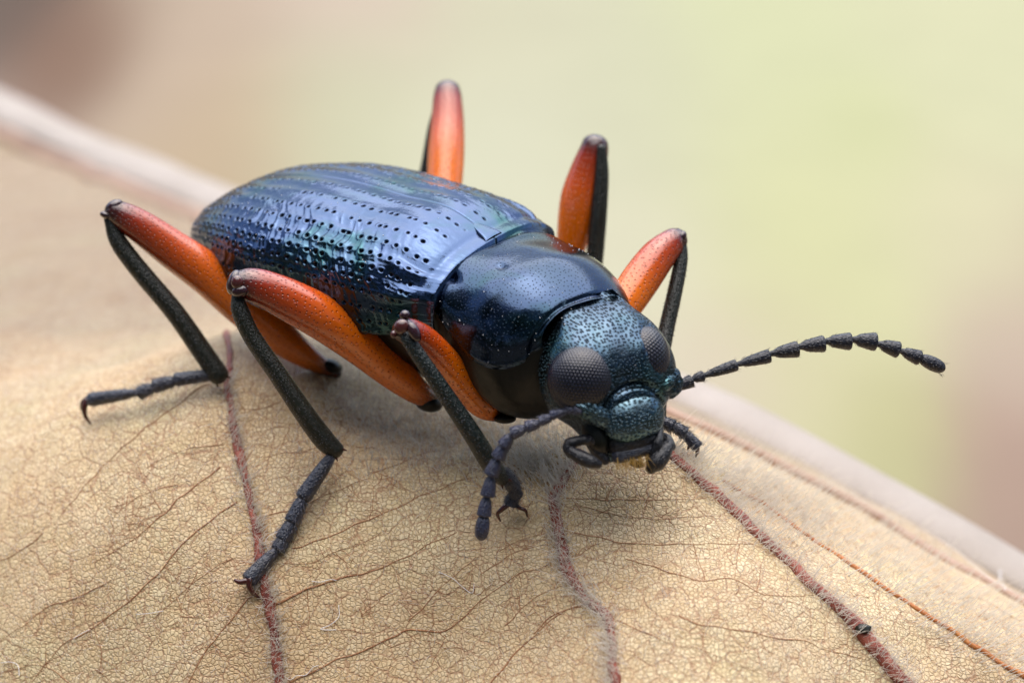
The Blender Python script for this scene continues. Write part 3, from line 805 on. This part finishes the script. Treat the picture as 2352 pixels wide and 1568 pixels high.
    Vv = base + N * d[..., None]
    nm = 'elytron'
    pa = np.clip(pit * 1.8 + 0.8 * np.exp(-(np.minimum(arc, 1) / 0.0048) ** 2), 0, 1)
    inner = Vv[0] - 0.05 * bd + 0.015 * bf; inner2 = Vv[0] * 0.985 + OB * 0.015 + 0.012 * bf
    Vv = np.concatenate([inner[None], inner2[None], Vv], 0); pa = np.concatenate([pa[:1], pa[:1], pa], 0)
    o = mesh_obj(nm, Vv.reshape(-1, 3), grid_faces(n + 2, m, flip=(side < 0)), M['elytra'], beetle, attrs={'pit': pa.ravel()})
    return o
elytron(-1); elytron(1)

# scutellum
sv = []
n, m = 24, 24
for i in range(n):
    for j_ in range(m):
        s = i / (n - 1); t = (j_ / (m - 1)) * 2 - 1
        wdt = 0.060 * (1 - s) ** 0.8 + 0.001
        u = 0.035 - 0.125 * s
        sv.append(OB + u * bf + t * wdt * bl + (0.156 + 0.036 * s ** .7 + 0.006 * (1 - t * t) * (1 - s) - 0.012 * np.clip((abs(t) - .8) / .2, 0, 1)) * bd)
mesh_obj('scutellum', sv, grid_faces(n, m), M['elytra'], beetle)

# ---- underside of the hind body
def lower(stations, mat, name, n=60, m=64, p=0.8):
    """stations (centre xyz, half lateral vector, drop vector)"""
    C = catmull([s[0] for s in stations], n); Lh = catmull_by([s[0] for s in stations], [s[1] for s in stations], n); Dn = catmull_by([s[0] for s in stations], [s[2] for s in stations], n)
    a = np.linspace(0, 2 * math.pi, m, endpoint=False)
    c, s = np.cos(a), np.sin(a)
    dn = np.where(s > 0, np.abs(s) ** p, -0.25 * np.abs(s))
    V = C[:, None] + c[None, :, None] * Lh[:, None] + dn[None, :, None] * Dn[:, None]
    return mesh_obj(name, V.reshape(-1, 3), grid_faces(n, m, True), mat, beetle)
def catmull_by(key, val, n):
    key = np.asarray(key, float); val = np.asarray(val, float)
    return catmull(np.c_[key, val], n)[:, 3:]
st = []
for u, ha, dp in ((.12, .33, .36), (-.1, .38, .43), (-.4, .41, .43), (-.7, .42, .38), (-1.0, .36, .28), (-1.3, .23, .16), (-1.44, .08, .05)):
    wc = float(interp(np.array([-min(u, 0)]), tab_w)[0]) - .03
    st.append((OB + u * bf + wc * bd, ha * bl, -dp * bd))
lower(st, M['under'], 'abdomen')

# ---- pronotum from stations  (right margin px, left margin px, crown px, centre depth, half depth)
pst = [((982, 672), (1256, 548), 68, .26, .24), ((1012, 722), (1316, 600), 98, .19, .24), ((1050, 768), (1368, 642), 126, .13, .23), ((1090, 808), (1412, 684), 144, .06, .22),
       ((1146, 828), (1442, 714), 130, -.01, .20), ((1205, 816), (1450, 728), 98, -.07, .16), ((1244, 784), (1446, 724), 60, -.12, .13)]
PR = np.array([P(*s[0], s[3] - s[4]) for s in pst]); PL = np.array([P(*s[1], s[3] + s[4]) for s in pst]); PH = np.array([[s[2] / 528.0] for s in pst])
n, m = 260, 320
Z = catmull_by((PR + PL) / 2, np.c_[PR, PL, PH], n)
PRc, PLc, PHc = Z[:, :3], Z[:, 3:6], Z[:, 6]
a = np.radians(np.linspace(-97, 97, m))
pf = norm(((PR + PL) / 2)[-1] - ((PR + PL) / 2)[0])
lat = (PLc - PRc) / 2; cen = (PLc + PRc) / 2
updir = norm(np.cross(norm(lat), pf[None]) ); updir = np.where((updir[:, 2:3] < 0), -updir, updir); updir = norm(updir * 0.5 + bd * 0.5)
s_ = np.linspace(0, 1, n)[:, None]
ca, sa = np.cos(a), np.sin(a)
prof = np.where(sa < 0, np.sign(ca) * np.abs(ca) ** 0.88, ca)
sx_ = np.where(sa < 0, np.abs(sa) ** 0.82, np.abs(sa))
V = cen[:, None] + (np.sign(sa) * sx_)[None, :, None] * lat[:, None] + (prof[None, :] * PHc[:, None])[..., None] * updir[:, None]
du = np.gradient(V, axis=0); dv = np.gradient(V, axis=1); N = norm(np.cross(du, dv))
if (N[n // 2, m // 2] @ bd) < 0: N = -N
A2, S2 = np.meshgrid(a, s_[:, 0], indexing='ij'); A2 = A2.T; S2 = S2.T
d = 0.010 * np.exp(-((S2 - 1) / .03) ** 2) - 0.008 * np.exp(-((S2 - .94) / .025) ** 2)
d += 0.012 * np.exp(-((S2) / .03) ** 2) - 0.014 * np.exp(-((S2 - .07) / .03) ** 2)
d += 0.003 * np.exp(-((np.abs(A2) - 1.62) / .03) ** 2) - 0.001 * np.exp(-((np.abs(A2) - 1.52) / .05) ** 2)
d += -0.022 * np.exp(-(((S2 - .14) / .08) ** 2 + ((A2 + .85) / .10) ** 2)) + vnoise(S2 * 3, A2 * 2, 1.0, 71) * 0.016
d += -0.010 * np.exp(-(((S2 - .42) / .035) ** 2 + ((A2 + .35) / .05) ** 2))
V = V + N * d[..., None]
# roll the two ends inwards so that the rims have thickness
rim0 = V[0] - updir[0] * 0.03 + pf * 0.015; rim1 = V[-1] - updir[-1] * 0.035 - pf * 0.03
V = np.concatenate([rim0[None], V, rim1[None]], 0)
Lv = np.cumsum(np.linalg.norm(np.gradient(V, axis=1), axis=-1), axis=1); Lu = np.cumsum(np.linalg.norm(np.gradient(V, axis=0), axis=-1), axis=0)
Lv = Lv - Lv[:, m // 2][:, None]; Lu = np.repeat(Lu[:, m // 2][:, None], m, 1)
o = mesh_obj('pronotum', V.reshape(-1, 3), grid_faces(n + 2, m), M['pronotum'], beetle, uv=np.stack([Lv, Lu], -1).reshape(-1, 2))
# prothorax flank and underside
st = []
drops = [.34, .36, .37, .36, .31, .25, .16]
for i in range(7):
    st.append(((PR[i] + PL[i]) / 2 - bd * 0.01, (PL[i] - PR[i]) / 2 * 0.985, -drops[i] * bd + 0.03 * pf))
lower(st, M['under'], 'thorax_underside', p=0.75)

# ---- head
HO = P(1393, 850, -.18)
h_f = .214 * R_ - .977 * U_
h_l = .89 * R_ + .195 * U_ + .41 * F_
h_n = .40 * R_ + .088 * U_ - .91 * F_
h_f, h_l, h_n = norm(h_f), norm(h_l), norm(h_n)
H = lambda a_, b_, c_: HO + np.asarray(a_)[..., None] * h_l + np.asarray(b_)[..., None] * h_f + np.asarray(c_)[..., None] * h_n
hst = np.array([(-.30, .10, -.10, .16), (-.26, .13, .0, .18), (-.21, .165, .085, .20), (-.12, .232, .160, .22), (-.03, .262, .195, .22), (.07, .262, .195, .20), (.13, .235, .185, .18), (.19, .175, .165, .15), (.25, .142, .135, .12), (.31, .125, .105, .10), (.345, .105, .075, .08)])
n, m = 200, 260
Bq = np.linspace(-.30, .345, n)
Aw = np.array(interp(Bq, hst[:, [0, 1]])); Cf = np.array(interp(Bq, hst[:, [0, 2]])); Cb = np.array(interp(Bq, hst[:, [0, 3]]))
a = np.linspace(0, 2 * math.pi, m, endpoint=False); ca, sa = np.cos(a), np.sin(a)
av = Aw[:, None] * (np.sign(ca) * np.abs(ca) ** 0.85)[None]
cv = np.where(sa[None] > 0, Cf[:, None] * np.abs(sa)[None] ** 0.8, -Cb[:, None] * np.abs(sa)[None] ** 0.9)
Bv = np.repeat(Bq[:, None], m, 1)
front = smooth(0.0, 0.3, sa)[None]
d = np.zeros_like(av)
d += -0.020 * np.exp(-((np.hypot((av) / 1.15, Bv - .185) - .112) / .014) ** 2) * front * (Bv < .22)      # groove round the clypeus
d += -0.012 * np.exp(-((av / .07) ** 2 + ((Bv - .045) / .04) ** 2)) * front
d += 0.010 * np.exp(-(((np.abs(av) - .07) / .03) ** 2 + ((Bv + .02) / .09) ** 2)) * front
d += vnoise(av, Bv, 11, 81) * 0.010 * front + vnoise(av, Bv, 30, 82) * 0.004 * front
V = H(av, Bv, cv + d)
V = np.concatenate([V, V[:, :1]], 1); av2 = np.concatenate([np.cumsum(np.linalg.norm(np.gradient(V[:, :-1], axis=1), axis=-1), axis=1), np.zeros((n, 1))], 1); av2[:, -1] = av2[:, -2]
hcirc = av2 - av2[:, m // 4][:, None]
head = mesh_obj('head', V.reshape(-1, 3), grid_faces(n, m + 1), M['head'], beetle, uv=np.stack([hcirc, np.repeat(Bq[:, None], m + 1, 1)], -1).reshape(-1, 2))
hax = np.array([h_l, h_f, h_n])
def head_ell(name, c, r, mat, rot=0.0, tilt=0.0, n=60, m=80, uv=False, rough=0.0, pw=None):
    cr_, sr = math.cos(rot), math.sin(rot)
    ax = np.array([cr_ * h_l + sr * h_f, -sr * h_l + cr_ * h_f, h_n])
    if tilt:
        ct, stt = math.cos(tilt), math.sin(tilt); x, z = ax[0].copy(), ax[2].copy()
        ax[0] = ct * x - stt * z; ax[2] = stt * x + ct * z
    cc = H(*[np.array(q) for q in c])
    th = np.linspace(0.01, math.pi - 0.01, n); ph = np.linspace(0, 2 * math.pi, m, endpoint=False)
    T, Ph = np.meshgrid(th, ph, indexing='ij')
    f = (lambda x: np.sign(x) * np.abs(x) ** pw) if pw else (lambda x: x)
    L = np.stack([np.sin(T) * f(np.cos(Ph)) * r[0], np.sin(T) * f(np.sin(Ph)) * r[1], np.cos(T) * r[2]], -1)
    if rough: L = L * (1 + rough * vnoise(T * 4, Ph * 3, 1.0, 91)[..., None])
    V = cc + L @ ax
    u = None
    if True:
        rm = (r[0] + r[1] + r[2]) / 3
        u = np.stack([T * np.cos(Ph), T * np.sin(Ph)], -1).reshape(-1, 2) * rm
    return mesh_obj(name, V.reshape(-1, 3), grid_faces(n, m, True), mat, head, uv=u)
head_ell('eye', (-.160, .012, .100), (.131, .131, .103), M['eye'], rot=-.25, tilt=-.45, uv=True)
head_ell('eye', (.124, -.016, .112), (.100, .120, .082), M['eye'], rot=.2, tilt=.35, uv=True)
head_ell('clypeus', (.004, .192, .125), (.132, .100, .082), M['clypeus'], pw=0.85, rough=0.03)
head_ell('antennal_ridge', (-.150, .145, .122), (.105, .046, .050), M['clypeus'], rot=.72, rough=.12)
head_ell('antennal_ridge', (.200, .090, .082), (.066, .070, .052), M['head'], rot=-.5, rough=.12)
head_ell('antennal_ridge', (.140, .100, .130), (.080, .036, .040), M['head'], rot=-.25, rough=.15)
head_ell('lip_base', (.006, .275, .095), (.112, .060, .065), M['palp'], pw=0.6)
head_ell('labrum', (.006, .322, .105), (.112, .030, .045), M['labrum'], rot=-.06, pw=0.55)
head_ell('lip_edge', (.006, .342, .088), (.088, .010, .024), M['amber'], rot=-.06, pw=0.6)
head_ell('cheek', (-.135, .235, .060), (.045, .080, .060), M['under'], rot=-.2)
head_ell('cheek', (.115, .215, .040), (.040, .080, .060), M['under'], rot=.2)
nb = 150
ba = rng.uniform(-.10, .105, nb); bb = .338 + rng.uniform(-.01, .02, nb)
V, Fc = hair_mesh(H(ba, bb, .135 - 1.5 * ba ** 2 + rng.uniform(-.02, .01, nb)), h_f[None] * 1.0 + h_n[None] * .25 + rng.normal(0, .22, (nb, 3)), rng.uniform(.03, .065, nb), np.full(nb, .0013), rng.normal(0, .15, (nb, 3)))
mesh_obj('lip_bristles', V, Fc, M['bristle'], head, kind='stuff')

# mouth palps
def seg_tube(name, ctrl, mat, parent, n=24, nseg=18): return tube_obj(name, ctrl, mat, parent, n, nseg)
hd = -.30
seg_tube('mandible', [(1352, 960, hd + .06, 15), (1358, 1000, hd, 15), (1372, 1035, hd, 14), (1392, 1058, hd, 11)], M['palp'], head)
seg_tube('palp_segment', [(1366, 1012, hd - .02, 12), (1340, 1010, hd - .04, 12), (1312, 1016, hd - .05, 13)], M['palp'], head)
seg_tube('palp_segment', [(1306, 1014, hd - .05, 10), (1303, 1030, hd - .05, 11), (1312, 1042, hd - .05, 12)], M['palp'], head)
seg_tube('palp_segment', [(1312, 1036, hd - .06, 13), (1335, 1050, hd - .07, 17), (1358, 1060, hd - .08, 16), (1376, 1066, hd - .08, 10)], M['palp'], head)
seg_tube('palp_segment', [(1515, 1000, hd + .1, 10), (1532, 1008, hd + .08, 12), (1540, 1026, hd + .06, 13)], M['palp'], head)
seg_tube('palp_segment', [(1536, 1022, hd + .05, 14), (1520, 1044, hd + .03, 21), (1504, 1064, hd + .02, 23), (1494, 1078, hd + .02, 12)], M['palp'], head)
seg_tube('palp_segment', [(1452, 1062, hd + .08, 8), (1465, 1066, hd + .05, 9), (1474, 1066, hd + .05, 7)], M['palp'], head)
seg_tube('mandible', [(1512, 985, hd + .06, 13), (1510, 1015, hd + .02, 13), (1498, 1040, hd + .02, 12)], M['palp'], head)

# ---- antennae
def seg_shape(name, p0, p1, w0, w1, mat, parent, tip=False, nseg=22):
    """cup-shaped segment, narrow foot and flared end"""
    p0 = np.array(p0); p1 = np.array(p1)
    L = np.linalg.norm(p1 - p0); d = (p1 - p0) / L
    t = np.array([-.04, 0, .03, .08, .16, .3, .5, .7, .84, .93, .98, 1.0, 1.015])
    if tip: rad = np.array([.3, .5, .68, .8, .9, 1.0, 1.06, 1.0, .86, .62, .36, .2, .01]) * w1
    else:
        rad = np.array([.45, .6, .78, .9, 1.0, 0, 0, 0, 0, 0, 0, 0, 0]) * w0
        for i in range(5, 13):
            s = (t[i] - .16) / .84
            rad[i] = w0 + (w1 - w0) * (s ** 0.5)
        rad[9] *= 1.0; rad[10] *= .90; rad[11] *= .70; rad[12] *= .01
        rad[0] = .01
    C = p0[None] + t[:, None] * L * d[None]
    V, Fc, _, UV = tube_mesh(C, np.maximum(rad, 1e-4), nseg, False, up=F_ + 0.05 * R_, uv=True)
    return mesh_obj(name, V, Fc, mat, parent, uv=UV)
def antenna(segs, tr, depth, mat, hair):
    root = None
    s, ox, oy = tr
    nseg = len(segs)
    par = part_empty('antenna', beetle)
    hb = []; hdn = []
    for i, (x0, y0, x1, y1, w0, w1) in enumerate(segs):
        d0 = depth[0] + (depth[1] - depth[0]) * (i / nseg); d1 = depth[0] + (depth[1] - depth[0]) * ((i + 1) / nseg)
        a0 = P(ox + x0 * s, oy + y0 * s, d0); a1 = P(ox + x1 * s, oy + y1 * s, d1)
        seg_shape('antenna_segment', a0, a1, w0 * .88 * s / 2 / PX, w1 * 1.06 * s / 2 / PX, mat, par, tip=(i == nseg - 1))
        k = hair; ax = norm(a1 - a0)
        tt = rng.uniform(.15, .98, k); ang = rng.uniform(0, 6.283, k)
        e1 = norm(np.cross(ax, F_)); e2 = np.cross(ax, e1)
        rd = np.cos(ang)[:, None] * e1 + np.sin(ang)[:, None] * e2
        rr = (w0 + (w1 - w0) * tt) * s / 2 / PX * .95
        hb.append(a0 + tt[:, None] * (a1 - a0) + rd * rr[:, None]); hdn.append(rd * .7 + ax * .9)
    hb = np.vstack(hb); hdn = np.vstack(hdn)
    V, Fc = hair_mesh(hb, hdn, rng.uniform(.008, .017, len(hb)), np.full(len(hb), .0009), rng.normal(0, .1, hb.shape), 2)
    mesh_obj('antenna_hairs', V, Fc, M['darkhair'], par, kind='stuff')
    return par
far = [(240, 582, 370, 525, 50, 92), (370, 515, 448, 492, 48, 76), (448, 492, 690, 412, 50, 84), (690, 410, 925, 348, 52, 98), (925, 335, 1125, 300, 56, 116), (1125, 285, 1312, 262, 60, 118), (1315, 245, 1500, 246, 62, 124), (1508, 232, 1678, 250, 62, 130), (1690, 262, 1840, 308, 60, 118), (1852, 312, 1990, 365, 58, 108), (1998, 366, 2168, 446, 60, 94)]
antenna(far, (.323, 1470, 704.4), (-.12, .10), M['antenna_dark'], 80)
near = [(1175, 262, 1105, 240, 70, 84), (1095, 238, 1035, 246, 62, 78), (1042, 250, 872, 298, 58, 84), (885, 312, 775, 352, 76, 94), (780, 362, 640, 408, 78, 112), (645, 412, 500, 470, 84, 120), (505, 475, 425, 585, 84, 128), (432, 572, 370, 700, 96, 134), (375, 690, 305, 862, 86, 140), (312, 862, 272, 1062, 88, 138), (268, 1052, 238, 1250, 84, 134), (238, 1250, 208, 1482, 76, 122)]
antenna(near, (.2421, 1053.5, 882), (-.40, -.22), M['antenna'], 90)

# ---- legs
def hairs_on(name, pts, k, L, parent, mat='darkhair', rad=.0009, lean=.6, bias=None):
    C, r = curve_pts(pts, 60)
    i = rng.integers(2, 58, k); T = norm(np.gradient(C, axis=0))[i]
    e1 = norm(np.cross(T, F_)); e2 = np.cross(T, e1); ang = rng.uniform(0, 6.283, k)
    rd = np.cos(ang)[:, None] * e1 + np.sin(ang)[:, None] * e2
    D = rd + T * lean
    V, Fc = hair_mesh(C[i] + rd * (r[i] * .96)[:, None], D, L * rng.uniform(.5, 1.2, k), np.full(k, rad), rng.normal(0, .1, (k, 3)), 2)
    return mesh_obj(name, V, Fc, M[mat], parent, kind='stuff')

def ball(name, x, y, d, rx, ry, rz, mat, parent, n=18, m=24, rot=0):
    c_, s_ = math.cos(rot), math.sin(rot)
    ax = np.array([R_ * c_ + U_ * s_, -R_ * s_ + U_ * c_, -F_])
    V, Fc = ellipsoid(P(x, y, d), ax, (rx / PX, ry / PX, rz / PX), n, m)
    return mesh_obj(name, V, Fc, M[mat], parent)

def leg(femur, tibia, tarsus, claws, tmat='tibia', knee=None, th=500, label=None):
    L = part_empty('leg', beetle)
    if label: L['label'] = label
    tube_obj('femur', femur, M['femur'], L, 90, 40)
    tibia = [(a_, b_, c_, d_ * .92) for a_, b_, c_, d_ in tibia]
    tube_obj('tibia', tibia, M[tmat], L, 60, 24)
    if th: hairs_on('tibia_hairs', tibia, th, .011, L)
    e = np.array(tibia[-1], float); e0 = np.array(tibia[-2], float); dd = (e - e0)[:2] / np.linalg.norm((e - e0)[:2]); nn = np.array([-dd[1], dd[0]])
    for sg in (-1, 1):
        q0 = e[:2] + nn * sg * e[3] * .55 + dd * e[3] * .4; q1 = q0 + dd * 11 + nn * sg * 5
        tube_obj('spur', [(q0[0], q0[1], e[2] - .01, 4), (q1[0], q1[1], e[2] - .01, 1)], M['claw'], L, 8, 8)
    for s in tarsus:
        (x0, y0, d0), (x1, y1, d1), w0, w1 = s
        seg_shape('tarsus_segment', P(x0, y0, d0), P(x1, y1, d1), w0 / 2 / PX, w1 / 2 / PX, M['tarsus'], L, nseg=18)
        hairs_on('tarsus_hairs', [(x0, y0, d0, w0 / 2), (x1, y1, d1, w1 / 2)], 160, .020, L, lean=1.0)
    for c in claws: tube_obj('claw', c, M['claw'], L, 24, 10)
    if knee:
        for k in knee: ball(*k[:1], *k[1:7], k[7], L, rot=(k[8] if len(k) > 8 else 0))
    return L

# beetle's right side (near the viewer)
leg([(775, 858, .80, 12), (745, 842, .78, 20), (700, 815, .74, 30), (640, 770, .70, 42), (560, 700, .65, 50), (480, 632, .61, 49), (400, 575, .57, 45), (330, 525, .53, 39), (290, 500, .51, 34), (262, 484, .50, 27)],
    [(250, 503, .50, 13), (272, 555, .51, 22), (320, 620, .52, 24), (400, 715, .54, 25), (460, 800, .56, 26), (503, 862, .57, 26)],
    [((505, 858, .57), (400, 872, .58), 26, 34), ((402, 874, .58), (352, 888, .60), 28, 34), ((352, 890, .60), (318, 903, .62), 26, 32), ((322, 900, .62), (205, 918, .74), 20, 36)],
    [[(200, 920, .74, 8), (194, 935, .74, 7), (196, 955, .75, 5), (207, 972, .76, 2.5)], [(202, 916, .75, 8), (190, 925, .77, 6), (186, 940, .79, 2.5)]],
    knee=[('knee_lobe', 262, 474, .49, 24, 15, 20, 'knee', .5), ('knee_lobe', 243, 494, .48, 15, 9, 13, 'knee', -.3), ('knee_socket', 254, 482, .475, 13, 5, 10, 'kneepale', .8)],
    label='near hind leg of the beetle, slightly blurred')
leg([(1005, 915, .42, 14), (985, 912, .40, 24), (955, 895, .37, 32), (900, 850, .32, 42), (830, 790, .26, 50), (750, 735, .18, 52), (670, 692, .12, 49), (610, 664, .08, 43), (575, 653, .06, 38), (552, 652, .05, 32)],
    [(545, 680, .05, 15), (552, 715, .05, 22), (580, 775, .06, 23), (640, 862, .08, 24), (700, 950, .11, 26), (745, 1010, .14, 27), (772, 1034, .15, 22)],
    [((766, 1040, .15), (693, 1146, .13), 27, 40), ((697, 1142, .13), (669, 1200, .12), 30, 38), ((672, 1196, .12), (648, 1240, .11), 30, 38), ((651, 1234, .11), (637, 1262, .10), 27, 34), ((640, 1256, .10), (568, 1334, .05), 22, 40)],
    [[(574, 1330, .03, 7), (572, 1345, .03, 6.5), (582, 1362, .04, 5), (598, 1373, .06, 2)], [(565, 1334, .03, 8), (550, 1336, .03, 6), (540, 1332, .04, 4), (548, 1340, .05, 2)]],
    knee=[('knee_lobe', 538, 648, .04, 17, 30, 26, 'knee', -.3), ('knee_lobe', 551, 668, .01, 20, 15, 16, 'knee', .2), ('knee_socket', 545, 648, .0, 15, 17, 14, 'kneepale', 0)],
    label='near middle leg, its foot beside the left red vein')
leg([(1160, 955, .12, 12), (1135, 945, .11, 24), (1105, 925, .07, 33), (1060, 875, .01, 37), (1015, 825, -.06, 37), (975, 785, -.14, 36), (945, 765, -.2, 33), (925, 757, -.24, 27)],
    [(925, 765, -.28, 10), (940, 785, -.28, 18), (985, 850, -.26, 20), (1040, 930, -.22, 22), (1090, 1005, -.18, 24), (1132, 1072, -.12, 25), (1155, 1100, -.09, 18)],
    [((1150, 1080, -.09), (1166, 1098, -.07), 30, 38), ((1165, 1092, -.07), (1180, 1118, -.04), 30, 36), ((1180, 1112, -.04), (1185, 1140, -.01), 28, 34), ((1182, 1135, -.01), (1172, 1160, .0), 26, 34)],
    [[(1166, 1158, .0, 7), (1154, 1168, .0, 6), (1143, 1180, .01, 4.5), (1149, 1196, .02, 2)], [(1180, 1156, .0, 7), (1194, 1166, .0, 5), (1207, 1172, .0, 4), (1211, 1186, .02, 2)]],
    tmat='tibia_front', th=300,
    knee=[('knee_lobe', 930, 724, -.26, 12, 12, 12, 'knee'), ('knee_lobe', 951, 762, -.31, 13, 25, 14, 'knee', .5), ('knee_socket', 922, 750, -.31, 18, 16, 12, 'kneepale', .6), ('knee_lobe', 904, 768, -.27, 7, 9, 9, 'kneepale')],
    label='near front leg, its red claws spread on the leaf')
# far side
leg([(1008, 560, .95, 20), (1015, 500, 1.0, 34), (1021, 430, 1.08, 40), (1025, 350, 1.16, 42), (1028, 280, 1.24, 38), (1028, 225, 1.3, 33), (1028, 210, 1.32, 30)],
    [(1018, 215, 1.34, 12), (1000, 290, 1.36, 18), (985, 375, 1.38, 19), (970, 450, 1.4, 20), (945, 580, 1.42, 21)],
    [((945, 580, 1.42), (930, 640, 1.4), 26, 36)], [], th=0, label='far hind leg, only its orange thigh above the back')
leg([(1295, 690, 1.0, 20), (1303, 620, 1.0, 26), (1313, 560, .98, 35), (1325, 500, .96, 44), (1336, 450, .95, 47), (1352, 390, .94, 41), (1364, 348, .93, 34), (1367, 333, .93, 31)],
    [(1382, 340, .86, 12), (1382, 400, .87, 18), (1376, 480, .88, 21), (1368, 570, .9, 22), (1355, 700, .92, 22)],
    [((1355, 700, .92), (1345, 760, .9), 26, 36)], [], th=0, label='far middle leg rising behind the shield')
leg([(1330, 820, .2, 18), (1380, 770, .26, 34), (1430, 705, .32, 42), (1470, 645, .38, 45), (1510, 590, .43, 41), (1545, 556, .47, 32), (1556, 550, .48, 27)],
    [(1568, 556, .47, 10), (1564, 600, .46, 17), (1548, 680, .42, 19), (1530, 760, .38, 20), (1515, 850, .32, 21), (1512, 960, .26, 20)],
    [((1515, 965, .24), (1548, 980, .22), 24, 34), ((1545, 976, .22), (1575, 996, .22), 24, 32), ((1570, 992, .22), (1604, 1028, .22), 22, 30)],
    [[(1600, 1018, .22, 6), (1602, 1034, .22, 5), (1598, 1048, .23, 2)], [(1590, 1016, .22, 6), (1582, 1026, .22, 4), (1580, 1034, .23, 2)]],
    th=300, knee=[('knee_lobe', 1565, 545, .46, 12, 17, 16, 'knee', -.5)], label='far front leg, its foot showing beside the head')
# coxae (leg sockets)
for x, y, d, rx, ry, rz, rot in ((1195, 935, .10, 55, 24, 45, .1), (1160, 962, .08, 26, 11, 20, 0), (985, 925, .42, 34, 22, 40, -.2), (760, 840, .80, 30, 18, 40, -.3), (940, 850, .45, 40, 40, 50, 0)):
    ball('leg_socket', x, y, d, rx, ry, rz, 'under', beetle, rot=rot)

# fine pale dust on the shell
pv = []
for nm, k in (('elytron', 150), ('elytron.001', 60), ('pronotum', 90), ('head', 90)):
    o = bpy.data.objects[nm]; me = o.data; nv = len(me.vertices)
    co = np.empty(nv * 3, np.float32); me.vertices.foreach_get('co', co); co = co.reshape(-1, 3)
    no = np.empty(nv * 3, np.float32); me.vertices.foreach_get('normal', no); no = no.reshape(-1, 3)
    i = rng.integers(int(nv * .03), int(nv * .97), k * 2)
    sgn = np.where((no[i] @ np.array([0, -.3, 1.0])) < 0, -1, 1)[:, None]
    up_ = (no[i] * sgn)[:, 2] > 0.0
    pv.append((co[i] + no[i] * sgn * .0008)[up_][:k] + BR)
pv = np.vstack(pv); k = len(pv); sz = rng.uniform(.0012, .0032, (k, 1))
oc = np.array([[1, 0, 0], [0, 1, 0], [-1, 0, 0], [0, -1, 0], [0, 0, 1], [0, 0, -1]], float)
V = (pv[:, None] + oc[None] * sz[:, None] * rng.uniform(.5, 1.2, (k, 6, 1))).reshape(-1, 3)
fo_ = np.array([[0, 1, 4], [1, 2, 4], [2, 3, 4], [3, 0, 4], [1, 0, 5], [2, 1, 5], [3, 2, 5], [0, 3, 5]])
mesh_obj('dust', V, (fo_[None] + (np.arange(k) * 6)[:, None, None]).reshape(-1, 3), M['fibre'], beetle, kind='stuff')
